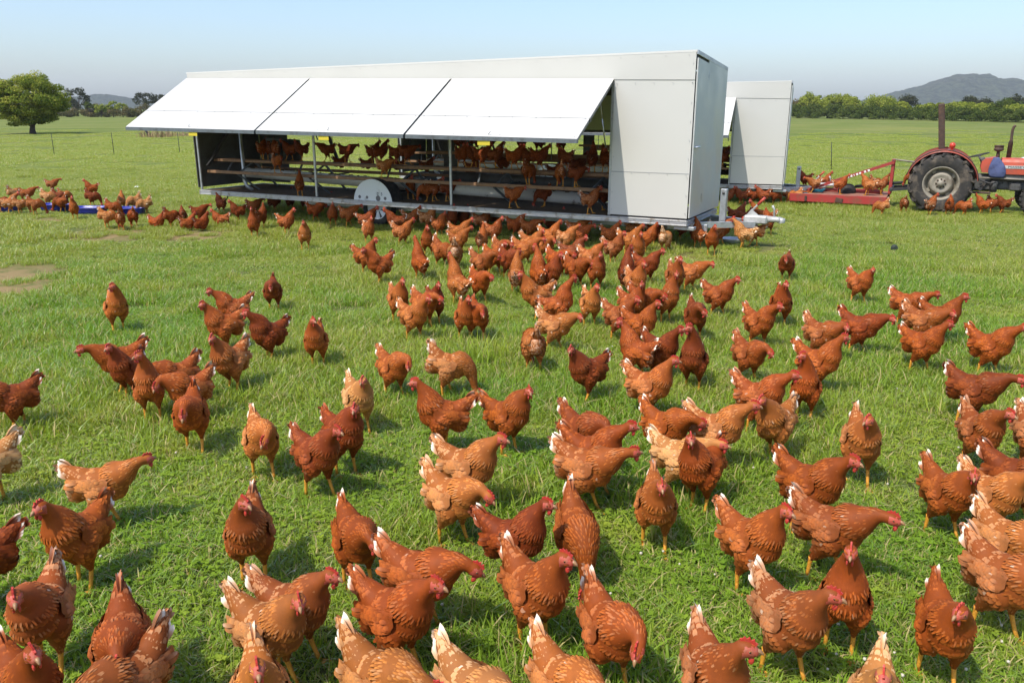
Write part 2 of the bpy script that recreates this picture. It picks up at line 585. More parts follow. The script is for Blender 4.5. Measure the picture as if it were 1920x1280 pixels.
def build_grass():
    rnd = random.Random(11)
    short = [blades_mesh('short_patch', 950, .5, .020, .062, .0052, 20 + i, 1.5, 70 if i % 2 else 0) for i in range(4)]
    tall = [blades_mesh('long_patch', 700, .5, .045, .115, .0058, 40 + i, 1.15) for i in range(3)]
    half = math.tan(R(33.5))
    pts = []
    y = .9
    while y < 28:
        st = .255 if y < 8 else (.31 if y < 12 else (.39 if y < 22 else .5))
        m_ = 3.2 if y < 12 else 2.2
        x = -half * y - m_
        while x < half * y + m_:
            px, py = x + rnd.uniform(-.15, .15), y + rnd.uniform(-.15, .15)
            b = bare_amount(px, py)
            if rnd.random() > b * (.85 if px < -5 and 7.5 < py < 11 else .45) - .02:
                n = value_noise(px, py, 1.3, 1) * .6 + value_noise(px, py, .45, 2) * .4
                band = ramp(4.2, 5.6, py) * (1 - ramp(9.6, 11.6, py))
                k = rnd.randrange(4) if n < .70 - .30 * band + rnd.uniform(-.08, .08) else 4 + rnd.randrange(3)
                sc = rnd.uniform(.85, 1.2) * (1.0 - .35 * b) * (.85 + .35 * n)
                pts.append((px, py, ground_z(px, py), rnd.uniform(0, 6.283), sc, k))
            x += st
        y += st
    scatter('grass', 'short sunlit pasture grass with longer blades growing through it', short + tall, pts)
    far = [blades_mesh('far_patch', 2600, 2.0, .025, .075, .010, 60 + i, 1.3) for i in range(4)]
    for me in far:
        me.materials.clear()
        me.materials.append(M['blade_far'])
    pts = []
    y = 22.0
    while y < 95:
        st = 1.45 + (y - 23) * .012
        x = -half * y - 3
        while x < half * y + 3:
            px, py = x + rnd.uniform(-.7, .7), y + rnd.uniform(-.7, .7)
            n = value_noise(px, py, 7, 5)
            if rnd.random() > bare_amount(px, py) * .6 and rnd.random() > ramp(38, 95, py):
                pts.append((px, py, ground_z(px, py), rnd.uniform(0, 6.283), rnd.uniform(.8, 1.15) * (.65 + .7 * n), rnd.randrange(4)))
            x += st
        y += st
    scatter('far_grass', 'open pasture grass reaching from the caravans to the hedge', far, pts)
build_grass()

def clover():
    rnd = random.Random(5)
    mb = MB()
    spots = [(1258, 423), (1420, 935)] 
    for i in range(100):
        px, py = rnd.uniform(-20, 1940), 480 + 800 * rnd.random() ** 1.1
        if i % 2: px = rnd.uniform(1150, 1920)
        g = at(px, py)
        h = rnd.uniform(.03, .06)
        r = rnd.uniform(.005, .008)
        mb.tube([g, g + Vector((rnd.uniform(-.01, .01), rnd.uniform(-.01, .01), h))], .0012, 3, mat=1)
        mb.lathe([(0.0005, -r), (r * .8, -r * .6), (r, 0), (r * .75, r * .6), (0.0005, r * .85)], 'Z', g + Vector((0, 0, h)), 6)
    wm = worn('clover_white', (.56, .52, .42), (.42, .36, .26), rough=.9, scale=60, amount=1)
    gm = worn('clover_stalk', (.08, .16, .03), None, rough=.8)
    tag(mb.build('clover_flowers', [wm, gm]), 'small white clover flowers dotted through the grass', None, None, 'stuff')
clover()

def tussock(px, py, n, r, hmin, hmax, w, seed, label, group=None, dry=False):
    me = blades_mesh('grass_tussock', n, r, hmin, hmax, w, seed, .55)
    o = link_mesh('grass_tussock', me)
    o.location = at(px, py)
    if dry:
        me.materials.clear()
        me.materials.append(M['dry'])
    tag(o, label, 'grass tuft', group)
    o['kind'] = 'stuff'
M['dry'] = worn('dry_seed_grass', (.36, .25, .13), (.24, .17, .08), rough=1, scale=9, amount=1)
tussock(905, 690, 150, .42, .16, .32, .009, 71, 'tall green grass tuft growing in the middle of the flock')
tussock(1010, 640, 90, .40, .11, .2, .008, 72, 'lower green grass tuft in front of a pecking ginger hen')
tussock(40, 815, 110, .6, .10, .2, .008, 73, 'green grass tuft in front of the dark hen at the picture edge')
tussock(1240, 625, 80, .5, .09, .17, .007, 74, 'green grass tuft standing before the brown hens by the dense flock')
tussock(290, 258, 260, 2.0, .3, .75, .03, 75, 'pinkish dry grass clump beside the fallen black post', None, True)
tussock(335, 256, 200, 2.6, .25, .55, .03, 76, 'second dry grass clump just under the raised flap tip', None, True)

# ------------------------------------------------------------------ trees, shrubs and hills
def leaf_mat(name, a, b, c):
    m, nt, p = new_mat(name)
    att = nt.nodes.new('ShaderNodeAttribute')
    att.attribute_name = 'leaf'
    sep = nt.nodes.new('ShaderNodeSeparateColor')
    nt.links.new(att.outputs['Color'], sep.inputs[0])
    col = mixc(nt, a, b, sep.outputs[0])
    col = mixc(nt, col, c, math_n(nt, 'MULTIPLY', remap(nt, sep.outputs[1], .45, 1.0), .8))
    nt.nodes.remove(p)
    d = nt.nodes.new('ShaderNodeBsdfDiffuse')
    t = nt.nodes.new('ShaderNodeBsdfTranslucent')
    x = nt.nodes.new('ShaderNodeMixShader')
    x.inputs[0].default_value = .42
    nt.links.new(col, d.inputs[0]); nt.links.new(col, t.inputs[0])
    nt.links.new(d.outputs[0], x.inputs[1]); nt.links.new(t.outputs[0], x.inputs[2])
    nt.links.new(x.outputs[0], nt.nodes['Material Output'].inputs['Surface'])
    return m
M['leaf_big'] = leaf_mat('olive_leaves', (.12, .18, .026), (.33, .36, .052), (.52, .46, .12))
M['leaf_bright'] = leaf_mat('bright_green_leaves', (.15, .20, .026), (.31, .35, .050), (.44, .44, .09))
M['leaf_dark'] = leaf_mat('dark_green_leaves', (.055, .09, .018), (.11, .145, .03), (.16, .18, .045))
M['leaf_gum'] = leaf_mat('grey_green_leaves', (.040, .050, .028), (.075, .082, .045), (.11, .11, .06))
M['leaf_shrub'] = leaf_mat('brownish_shrub_leaves', (.10, .105, .032), (.17, .15, .06), (.28, .19, .10))

def leaves_mesh(name, clumps, per, size, seed, mat, spread=1.0):
    """many leaf-sized faces gathered in clumps; clumps are (centre, radius, tone)"""
    rng = np.random.default_rng(seed)
    V, C = [], []
    for (c, r, tone) in clumps:
        d = rng.normal(0, 1, (per, 3))
        d /= np.linalg.norm(d, axis=1)[:, None]
        d[:, 2] = np.where(d[:, 2] < -.3, d[:, 2] * .5, d[:, 2])
        rad = r * (.35 + .65 * rng.random(per) ** .5) * spread
        ctr = np.array(c)[None] + d * rad[:, None] * np.array([1, 1, .78])
        nrm = d * .95 + rng.normal(0, .42, (per, 3)) + np.array([0, 0, .30])
        nrm /= np.linalg.norm(nrm, axis=1)[:, None]
        t = np.cross(nrm, rng.normal(0, 1, (per, 3)))
        t /= np.linalg.norm(t, axis=1)[:, None] + 1e-6
        b = np.cross(nrm, t)
        s = size * rng.uniform(.6, 1.3, per)[:, None]
        quad = np.stack([ctr - t * s * .5, ctr - b * s * .3 + nrm * s * .06, ctr + t * s * .5, ctr + b * s * .3 + nrm * s * .06], 1)
        V.append(quad.reshape(-1, 3))
        col = np.zeros((per, 4, 4), np.float32)
        col[:, :, 0] = np.clip(tone + rng.normal(0, .22, per), 0, 1)[:, None]
        col[:, :, 1] = rng.random(per)[:, None] * (.55 + .6 * tone)
        col[:, :, 3] = 1
        C.append(col.reshape(-1, 4))
    V, C = np.concatenate(V), np.concatenate(C)
    n = len(V) // 4
    me = bpy.data.meshes.new(name)
    me.vertices.add(len(V)); me.vertices.foreach_set('co', V.astype(np.float32).reshape(-1))
    me.loops.add(len(V)); me.loops.foreach_set('vertex_index', np.arange(len(V), dtype=np.int32))
    me.polygons.add(n)
    me.polygons.foreach_set('loop_start', np.arange(0, len(V), 4, dtype=np.int32))
    me.attributes.new('leaf', 'FLOAT_COLOR', 'POINT').data.foreach_set('color', C.reshape(-1))
    me.materials.append(mat)
    me.update(calc_edges=True)
    return me

def crown_clumps(rx, ry, rz, zc, n, cr, rnd, flat_bottom=.5, hollow=.5):
    out = []
    for i in range(n):
        while True:
            d = Vector((rnd.gauss(0, 1), rnd.gauss(0, 1), rnd.gauss(0, 1))).normalized()
            if d.z > -flat_bottom: break
        k = hollow + (1 - hollow) * rnd.random() ** .6
        k *= rnd.uniform(.88, 1.08)
        out.append(((d.x * rx * k, d.y * ry * k, zc + d.z * rz * k), cr * rnd.uniform(.65, 1.3), rnd.uniform(.1, .9)))
    return out

def tree(name, label, cat, base, h, w, trunk_h, mat, n, per, leaf, seed, group=None, cr=None, hollow=.5, flat=.5, trunk_r=None, wd=None):
    rnd = random.Random(seed)
    root = empty(name, base)
    tag(root, label, cat, group)
    rz = (h - trunk_h) / 2
    zc = trunk_h + rz
    cl = crown_clumps(w / 2, (wd or w) / 2, rz, zc, n, cr or w * .13, rnd, flat, hollow)
    tr = trunk_r or h * .035
    mb = MB()
    top = Vector((rnd.uniform(-.04, .04) * w, rnd.uniform(-.04, .04) * w, zc))
    mb.tube([(0, 0, -.1), (0, 0, trunk_h * .5), Vector((top.x * .4, top.y * .4, trunk_h * 1.05)), top], [tr * 1.35, tr, tr * .8, tr * .35], 8)
    for c, r, _ in rnd.sample(cl, min(9, len(cl))):
        c = Vector(c)
        s = Vector((top.x * .4, top.y * .4, trunk_h * rnd.uniform(.85, 1.15)))
        mid = s.lerp(c, .5) + Vector((0, 0, .06 * h))
        mb.tube([s, mid, c], [tr * .5, tr * .3, tr * .12], 6)
    mb.build('trunk', M['bark'], root)
    link_mesh('crown', leaves_mesh('crown', cl, per, leaf, seed, mat), root)
    return root

def bush(label, base, w, h, d, mat, n, per, leaf, seed, group, name='bush'):
    rnd = random.Random(seed)
    cl = []
    for i in range(n):
        x, y = rnd.uniform(-.5, .5), rnd.uniform(-.5, .5)
        k = max(.25, 1 - (2 * x) ** 2 * .8)
        cl.append(((x * w, y * d, rnd.uniform(.15, .8) * h * k), h * rnd.uniform(.22, .38), rnd.uniform(.1, .9)))
    o = link_mesh(name, leaves_mesh(name, cl, per, leaf, seed, mat))
    o.location = base
    return tag(o, label, 'bush', group)

tree('round_tree', 'big round olive-green tree standing alone in the paddock', 'tree', at(62, 251), 4.5, 5.6, .62, M['leaf_big'], 165, 300, .15, 7,
     cr=.62, hollow=.55, flat=.95, trunk_r=.22)
D1 = 215.0
tree('gum_tree', 'tall grey-green gum tree with an open top beside the round tree', 'tree', far_at(146, D1), z_at(167, D1) + .3, 6.6, 1.0, M['leaf_gum'], 60, 70, .34, 21, cr=.8, hollow=.72, flat=.9)
tree('gum_tree', 'ragged gum tree peeping out behind the raised flap slope', 'tree', far_at(278, D1), z_at(176, D1) + .2, 6.2, 2.0, M['leaf_gum'], 40, 60, .34, 22, cr=.7, hollow=.7)
tree('gum_tree', 'gum tree whose top just shows over the flap edge', 'tree', far_at(305, D1 + 8), z_at(178, D1 + 8), 4.5, 2.4, M['leaf_gum'], 26, 60, .34, 27, cr=.6, hollow=.7)
for i, (px, py, w, sd, lb) in enumerate([(171, 191, 2.9, 31, 'small round dark tree below the open gum tree'),
                                    (213, 192, 2.7, 32, 'small bright tree between two low tree tops before the blue hill'),
                                    (231, 193, 2.5, 33, 'small yellowish tree just under the hill slope'),
                                    (191, 196, 2.2, 34, 'pale small tree between two darker ones')]):
    tree('small_tree', lb, 'tree', far_at(px, D1 - 20 - i), z_at(py, D1 - 20) , w, .6, M['leaf_bright'] if i else M['leaf_dark'], 22, 60, .3, sd, 'small trees in the far scrub', cr=.5)
for i in range(9):
    px = -20 + i * 42
    bush(['low brown scrub behind the round tree trunk', 'low brown scrub at the picture edge beyond the round tree', 'low scrub just beyond the round tree',
          'low brown scrub under the open gum tree', 'low scrub below the small round dark tree', 'low scrub below the small bright tree',
          'low scrub below the yellowish tree', 'low reddish scrub meeting the flap tip', 'low scrub mostly hidden by the flap'][(1, 0, 2, 3, 4, 5, 6, 7, 8)[i]],
         far_at(px, 192 + (i % 3) * 3), 8.5, 2.7 + (i % 2) * .4, 3.5, M['leaf_shrub'], 44, 80, .3, 50 + i, 'scrub along the far edge of the paddock', 'scrub')

def hedge_side(px):
    return 195.0 - (px - 1480) / 440.0 * 62.0
hedge = [(1497, 184, 34, 'leaf_shrub', 'low scrubby tree just beside the rear caravan roof'),
         (1518, 174, 42, 'leaf_bright', 'rounded bright tree closest to the rear caravan'),
         (1567, 173, 48, 'leaf_bright', 'broad bright tree with the tallest crown of the pair before the hill foot'),
         (1596, 179, 30, 'leaf_bright', 'yellowish tree joined to the broad bright tree, before the hill foot'),
         (1648, 179, 58, 'leaf_bright', 'wide spreading tree standing where the hill starts to rise'),
         (1690, 190, 28, 'leaf_bright', 'small pale tree beside the wide spreading tree'),
         (1722, 197, 22, 'leaf_bright', 'small bushy tree just before the roll bar'),
         (1750, 193, 36, 'leaf_bright', 'tree behind the tractor roll bar'),
         (1790, 190, 40, 'leaf_bright', 'yellowish tree just beyond the roll bar'),
         (1815, 193, 40, 'leaf_bright', 'mid green tree between the roll bar and the exhaust pipe'),
         (1847, 190, 40, 'leaf_bright', 'yellowish rounded tree behind the exhaust pipe'),
         (1882, 185, 46, 'leaf_dark', 'dark dense tree over the bonnet'),
         (1905, 196, 40, 'leaf_bright', 'bright tree over the bonnet end at the picture edge'),
         (1950, 190, 50, 'leaf_bright', 'bright tree cut by the picture edge')]
for i, (px, py, wpx, mt, lb) in enumerate(hedge):
    D = hedge_side(px) + 4
    w = wpx * 1.25 / FPX * D * .96
    tree('hedge_tree', lb, 'tree', far_at(px, D), z_at(py, D) * (.86 + .12 * ((i * 37) % 10) / 10), w, .25, M[mt], 80, 95, .34 * D / 180 + .04, 100 + i, 'trees along the paddock hedge', cr=w * .15, hollow=.45, wd=w * .8, flat=1.0)
for i, (px, py, wpx, lb) in enumerate([(1700, 181, 24, 'dark gum crown above the hedge before the hill, well clear of the roll bar'), (1815, 184, 22, 'dark gum crown above the hedge between roll bar and exhaust pipe'),
                                       (1838, 188, 16, 'small dark gum crown just before the exhaust pipe'), (1912, 180, 34, 'dark gum crown above the hedge at the picture edge')]):
    D = hedge_side(px) + 40
    tree('gum_tree', lb, 'tree', far_at(px, D), z_at(py, D), wpx * 1.3 / FPX * D, 2.0, M['leaf_gum'], 26, 60, .4, 140 + i, 'dark gum trees behind the hedge', cr=.9, hollow=.65)
bl = ['beside the rear caravan', 'below the rounded bright tree', 'below the broad bright tree', 'at the hill foot gap', 'below the wide spreading tree', 'below the small pale tree',
      'just before the roll bar', 'just beyond the roll bar', 'between roll bar and exhaust pipe', 'near the exhaust pipe', 'behind the exhaust pipe', 'over the bonnet', 'at the picture edge']
for i in range(13):
    px = 1490 + i * 36
    D = hedge_side(px) - 2
    bush('low dark hedge bush ' + bl[i], far_at(px, D), 7.0 * D / 180 + .4, 2.9 * D / 180 + .2, 3.0, M['leaf_dark'], 46, 80, .30, 160 + i, 'low bushes along the foot of the hedge', 'hedge_bush')
# the treeline carries on behind the caravans, out of sight of this view but seen a step aside
rnd_ = random.Random(31)
cl_ = []
for i in range(170):
    p_ = far_at(rnd_.uniform(330, 1420), 205 + rnd_.uniform(-3, 3))
    cl_.append(((p_.x, p_.y, rnd_.uniform(.3, 1.9)), rnd_.uniform(.5, .95), rnd_.uniform(.1, .9)))
tag(link_mesh('scrub', leaves_mesh('scrub', cl_, 60, .34, 31, M['leaf_shrub'])), 'far scrub along the paddock edge behind the caravans', None, None, 'stuff')

def hill_mat():
    m, nt, p = new_mat('forested_slope')
    pos = obj_pos(nt)
    n1 = noise(nt, pos, .012, 4.0)
    n2 = noise(nt, pos, .07, 5.0, .7)
    c = mixc(nt, (.010, .019, .013), (.065, .080, .042), remap(nt, n2, .40, .62))
    c = mixc(nt, c, (.075, .070, .050), math_n(nt, 'MULTIPLY', remap(nt, n1, .55, .75), .5))
    nt.links.new(c, p.inputs['Base Color'])
    p.inputs['Roughness'].default_value = 1
    p.inputs['Specular IOR Level'].default_value = .05
    bump(nt, p, n2, 1.0, 8.0)
    return m
M['hill'] = hill_mat()

def hill(name, label, prof, dist, depth, seed):
    """a ridge with its crest line along prof (column, row of the photograph), running away from the eye"""
    rnd = random.Random(seed)
    cols = []
    for k in range(len(prof) - 1):
        (x0, y0), (x1, y1) = prof[k], prof[k + 1]
        m = max(2, int(abs(x1 - x0) / 2.0))
        for q in range(m):
            t = q / m
            cols.append((x0 + (x1 - x0) * t, y0 + (y1 - y0) * t))
    cols.append(prof[-1])
    rows = 26
    vs, fs = [], []
    for i, (px, py) in enumerate(cols):
        crest = max(0.0, z_at(py, dist))
        for j in range(rows):
            t = j / (rows - 1)
            s = 1 - abs(2 * t - 1)
            env = s * s * (3 - 2 * s)
            y = dist + depth * (t - .5) * 2
            b = far_at(px, dist)
            rough = (value_noise(i * 1.0, j * 2.2, 2.2, seed) - .5) * .10 + (value_noise(i * 1.0, j * 1.0, 7, seed + 1) - .5) * .16
            z = crest * env * (1 + rough * min(1, 2.2 * (1 - env) + .25)) + (value_noise(i * 1.0, j * 3.1, 1.0, seed + 2) - .5) * 2.6 * env - .4 * (1 - min(1, env * 6))
            vs.append((b.x * (1 + (y - dist) / dist * .6), y, z))
    for i in range(len(cols) - 1):
        for j in range(rows - 1):
            a = i * rows + j
            fs.append((a, a + rows, a + rows + 1, a + 1))
    me = bpy.data.meshes.new(name)
    me.from_pydata(vs, [], fs)
    me.materials.append(M['hill'])
    me.polygons.foreach_set('use_smooth', [True] * len(fs))
    tag(link_mesh(name, me), label, None, None, 'structure')
HD = 2100.0
hill('mountain', 'long forested blue mountain beyond the hedge', [(1560, 203), (1600, 193), (1645, 180), (1685, 170), (1720, 161), (1750, 150), (1778, 142), (1805, 139), (1825, 140), (1837, 138), (1850, 144), (1865, 148), (1890, 147), (1905, 151), (1925, 153), (1990, 160), (2080, 176), (2200, 198)], HD, 420, 4)
hill('hill', 'low blue hill between the gum trees', [(60, 203), (110, 188), (140, 182), (165, 180), (185, 177.5), (205, 177), (225, 180), (250, 185), (270, 187), (300, 187), (330, 194), (380, 203)], HD, 320, 9)
hill('hill', 'lower far ridge running behind the caravans', [(260, 203), (330, 190), (420, 186), (600, 190), (800, 186), (1000, 191), (1250, 188), (1420, 192), (1490, 190), (1540, 198), (1600, 203)], HD + 500, 320, 12)

# ------------------------------------------------------------------ air
def haze():
    m = bpy.data.materials.new('pale_air')
    m.use_nodes = True
    nt = m.node_tree
    nt.nodes.remove(nt.nodes['Principled BSDF'])
    v = nt.nodes.new('ShaderNodeVolumePrincipled')
    v.inputs['Color'].default_value = (.88, .93, 1.0, 1)
    v.inputs['Density'].default_value = HAZE_DENSITY
    v.inputs['Anisotropy'].default_value = .0
    nt.links.new(v.outputs[0], nt.nodes['Material Output'].inputs['Volume'])
    mb = MB()
    mb.box((0, 1450, 57), (6800, 3900, 117))
    tag(mb.build('haze', m), 'thin pale haze over the whole paddock and hills', None, None, 'stuff')
HAZE_DENSITY = .00017
haze()
# ------------------------------------------------------------------ caravans (mobile hen houses)
COOP_L, COOP_W = 9.83, 1.732
Z0, Z1 = .362, .447                                   # rail underside and floor level

def zh(u): return 2.391 + (u - 1.174) * .0164         # hinge line of the flaps
def zt(u): return 2.735 - u * .0113                   # top edge of the fascia

def coop_text(txt, size):
    cu = bpy.data.curves.new('t', 'FONT')
    cu.body, cu.size, cu.extrude, cu.align_y = txt, size, .001, 'CENTER'
    o = bpy.data.objects.new('t', cu)
    COL.objects.link(o)
    me = bpy.data.meshes.new_from_object(o.evaluated_get(bpy.context.evaluated_depsgraph_get()))
    bpy.data.objects.remove(o)
    me.name = 'lettering'
    me.materials.clear()
    me.materials.append(M['ink'])
    return me

def build_coop(label, loc, rz, inside_parts=True):
    """local frame: +X towards the drawbar, +Y towards the far side; the near front corner stands at the origin"""
    root = empty('hen_caravan', loc, rz)
    tag(root, label, 'hen caravan', 'silver hen caravans')
    L, W = COOP_L, COOP_W
    def part(name, mb, mat, parent=root, kind=None, label=None):
        o = mb.build(name, mat, parent)
        if kind: o['kind'] = kind
        if label: o['label'] = label
        return o
    # chassis: channel rails with lips
    def channel(p0, p1, inward):
        p0, p1 = Vector(p0), Vector(p1)
        mb = MB()
        d = (p1 - p0)
        c = (p0 + p1) / 2
        ln = d.length
        ang = math.atan2(d.y, d.x)
        rot = Matrix.Rotation(ang, 3, 'Z')
        n = Vector(inward)
        mb.box(c + n * .025 + Vector((0, 0, (Z0 + Z1) / 2)), (ln, .05, Z1 - Z0), rot, 0, .004)
        mb.box(c - n * .004 + Vector((0, 0, Z1 - .012)), (ln, .012, .020), rot, 0, .003)
        mb.box(c - n * .004 + Vector((0, 0, Z0 + .012)), (ln, .012, .020), rot, 0, .003)
        mb.box(c - n * .002 + Vector((0, 0, (Z0 + Z1) / 2)), (ln, .008, .012), rot, 0)
        return mb
    part('rail', channel((0, 0, 0), (-L, 0, 0), (0, 1, 0)), M['rail'])
    part('rail', channel((0, W, 0), (-L, W, 0), (0, -1, 0)), M['rail'])
    part('rail', channel((.002, .012, 0), (.002, W - .012, 0), (-1, 0, 0)), M['galv'])
    part('rail', channel((-L - .002, .012, 0), (-L - .002, W - .012, 0), (1, 0, 0)), M['galv'])
    for k in range(7):
        part('cross_member', MB().box((-.7 - k * 1.4, W / 2, Z0 + .012), (.05, W - .13, .06), None, 0, .004), M['galv'])
    part('chassis_beam', MB().box((-3.6, W / 2 - .45, Z0 - .06), (7.6, .06, .10), None, 0, .006), M['galv'])
    part('chassis_beam', MB().box((-3.6, W / 2 + .45, Z0 - .06), (7.6, .06, .10), None, 0, .006), M['galv'])
    part('floor', MB().box((-L / 2, W / 2, Z1 - .022), (L - .11, W - .11, .03)), M['floor'])
    part('corner_foot', MB().box((-.05, .10, Z0 - .035), (.30, .12, .05), None, 0, .006), M['galv'])
    # near side, drawbar end: storage room panels
    e = .012
    part('fascia_panel', MB().slab([(0, -e, zh(0)), (0, -e, zt(0)), (-L, -e, zt(L)), (-L, -e, zh(L))], .018), M['sheet'])
    seam = 1.085
    part('side_panel', MB().slab([(0, -.006, seam), (0, -.006, zh(0) - .004), (-1.174, -.006, zh(1.174) - .004), (-1.174, -.006, seam)], .016), M['sheet'])
    part('side_panel', MB().slab([(0, -.012, Z1 + .03), (0, -.012, seam + .02), (-1.174, -.012, seam + .02), (-1.174, -.012, Z1 + .03)], .010), M['sheet'])
    part('seam_strip', MB().slab([(-.004, -.0135, seam + .014), (-.004, -.0135, seam + .024), (-1.17, -.0135, seam + .024), (-1.17, -.0135, seam + .014)], .002), M['seam'])
    part('seam_strip', MB().slab([(-.004, -.0085, zh(0) - .006), (-.004, -.0135, zh(0) + .004), (-1.174, -.0135, zh(1.174) + .004), (-1.174, -.0085, zh(1.174) - .006)], .002), M['seam'])
    part('base_gap_strip', MB().box((-.587, .03, Z1 + .013), (1.15, .03, .024)), M['dark'])
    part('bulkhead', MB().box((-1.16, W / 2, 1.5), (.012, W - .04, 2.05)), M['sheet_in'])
    # end wall with its door
    part('end_panel', MB().slab([(.008, W, Z1 + .035), (.008, W, 2.55), (.008, .61, 2.68), (.008, .61, Z1 + .035)][::-1], .016), M['bare_sheet'])
    d = part('door', MB().slab([(.012, .590, Z1 + .035), (.012, .590, 2.610), (.012, .012, 2.66), (.012, .012, Z1 + .035)][::-1], .018), M['bare_sheet'])
    part('hinge', MB().box((.02, .606, 2.44), (.022, .075, .13), None, 0, .003), M['galv'], d)
    part('hinge', MB().box((.02, .606, .72), (.022, .075, .13), None, 0, .003), M['galv'], d)
    part('handle', MB().tube([(.02, .08, 1.47), (.06, .08, 1.47), (.06, .24, 1.475)], .014, 8), M['bowl'], d)
    part('door_jamb', MB().box((-.006, .60, 1.58), (.012, .03, 2.14)).box((-.006, .30, 2.66), (.012, .58, .10), Matrix.Rotation(-.085, 3, 'X')), M['dark'])
    part('end_seam_strip', MB().slab([(.013, W - .02, 1.36), (.013, W - .02, 1.385), (.013, .62, 1.385), (.013, .62, 1.36)][::-1], .006), M['bare_sheet'])
    # far wall, other end, roof
    for u0, u1 in ((0, 1.174), (4.9, 5.2), (9.05, L)):
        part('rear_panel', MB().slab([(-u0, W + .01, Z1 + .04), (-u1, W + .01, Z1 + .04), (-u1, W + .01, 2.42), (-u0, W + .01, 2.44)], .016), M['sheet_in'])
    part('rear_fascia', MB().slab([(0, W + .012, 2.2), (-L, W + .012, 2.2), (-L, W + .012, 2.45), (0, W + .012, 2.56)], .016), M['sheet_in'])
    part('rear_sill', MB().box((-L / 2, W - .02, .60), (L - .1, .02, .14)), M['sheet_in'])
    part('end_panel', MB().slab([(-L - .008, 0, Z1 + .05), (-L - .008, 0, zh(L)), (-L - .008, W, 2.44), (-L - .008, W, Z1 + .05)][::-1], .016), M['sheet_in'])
    part('roof', MB().slab([(.012, -.012, 2.762), (.012, W + .02, 2.61), (-L - .012, W + .02, 2.50), (-L - .012, -.012, 2.652)], .028), M['sheet'])
    part('roof_trim', MB().box((.016, W / 2, 2.655), (.02, W + .02, .060), Matrix.Rotation(-math.atan2(.155, W), 3, 'X'), 0, .004), M['galv'])
    part('rear_flap', MB().slab([(-1.2, W + .03, 2.2), (-4.87, W + .03, 2.2), (-4.87, W + 1.22, 1.58), (-1.2, W + 1.22, 1.58)], .02), M['sheet'])  # rear flaps lengthened outward to block sky light and darken the interior
    part('rear_flap', MB().slab([(-5.23, W + .03, 2.2), (-9.02, W + .03, 2.2), (-9.02, W + 1.22, 1.58), (-5.23, W + 1.22, 1.58)], .02), M['sheet'])
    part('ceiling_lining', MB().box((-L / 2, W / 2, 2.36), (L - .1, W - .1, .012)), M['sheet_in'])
    # three raised flaps
    spans = [(1.174, 3.885), (3.925, 6.775), (6.815, L)]
    for u0, u1 in spans:
        zo = 1.60 + (u0 - 1.17) * .0085, 1.60 + (u1 - 1.17) * .0085
        A, B = Vector((-u0, -.022, zh(u0) + .004)), Vector((-u1, -.022, zh(u1) + .004))
        vo = -1.312 - (u0 - 1.174) * .0195, -1.312 - (u1 - 1.174) * .0195
        C_, D_ = Vector((-u1, vo[1], zo[1])), Vector((-u0, vo[0], zo[0]))
        fl = empty('flap', (0, 0, 0)); fl.parent = root
        s = .66
        up = (C_ - B).cross(A - B).normalized()
        if up.z < 0: up = -up
        m0, m1 = A.lerp(D_, s), B.lerp(C_, s)
        def sl(q, th):
            mb = MB().slab(q, th)
            return mb
        nA = sl([A, m0 + (D_ - A) * .012, m1 + (C_ - B) * .012, B], .012)
        part('flap_sheet', nA, M['sheet'], fl)
        off = up * .008
        part('flap_sheet', sl([m0 + (D_ - A) * .020, D_, C_, m1 + (C_ - B) * .020], .012), M['sheet'], fl)
        part('seam_strip', MB().slab([m0 + up * .002 - (D_ - A) * .002, m0 + up * .002 + (D_ - A) * .014, m1 + up * .002 + (C_ - B) * .014, m1 + up * .002 - (C_ - B) * .002], .003), M['seam'], fl)
        ed = MB()
        ed.tube([D_ - up * .026, C_ - up * .026], .026, square=True)
        for t in (0.0, .34, .66, 1.0):
            p0, p1 = A.lerp(B, .012 + t * .976), D_.lerp(C_, .012 + t * .976)
            ed.tube([p0 - up * .04, p1 - up * .04], .016, square=True)
        ed.tube([m0 - up * .04, m1 - up * .04], .016, square=True)
        part('flap_frame', ed, M['frame'], fl)
        rv = MB()
        for row in (s + .02, .965):
            for k in range(8):
                p = A.lerp(D_, row).lerp(B.lerp(C_, row), .02 + k / 7 * .96) + up * .010
                rv.box(p - up * .004, (.024, .024, .012), None, 0, .004)
        part('rivets', rv, M['frame'], fl, 'stuff')
        lt = D_.lerp(C_, .50) + up * .012 + (A - D_).normalized() * .05
        part('flap_catch', MB().tube([lt, lt + up * .05 + Vector((.05, 0, 0))], .006, 6), M['galv'], fl)
        yt = D_.lerp(C_, .46 if u0 > 6 else .52)
        part('yellow_tag', MB().box(yt + Vector((0, .004, -.075)), (.20, .01, .075), None, 0, .002), M['yellow'], fl)
    # near posts and rivets along the panels
    for u in (9.78, 6.856, 3.987, 1.20):
        part('post', MB().box((-u, .028, (Z1 + 2.4) / 2), (.042, .03, 2.4 - Z1 - .02), None, 0, .004), M['galv'])
    rv = MB()
    for k in range(5):
        rv.box((-.05 - k * .27, -.024, seam + .012), (0.012, 0.007, 0.012), None, 0, .003)
        rv.box((-.03 - k * .275, -.020, zh(0) - .03), (0.012, 0.007, 0.012), None, 0, .003)
    for k in range(9):
        z = .55 + k * .255
        rv.box((-.03, -.024 if z < seam else -.017, z), (0.012, 0.007, 0.012), None, 0, .003)
        rv.box((-1.145, -.024 if z < seam else -.017, z if z < zh(1) - .1 else zh(1) - .1), (0.012, 0.007, 0.012), None, 0, .003)
        rv.box((.016, .63, z), (0.007, 0.012, 0.012), None, 0, .003)
        rv.box((.016, W - .03, z), (0.007, 0.012, 0.012), None, 0, .003)
    for k in range(30):
        rv.box((-.1 - k * .33, -.024, zt(.1 + k * .33) - .03), (0.010, 0.007, 0.010), None, 0, .003)
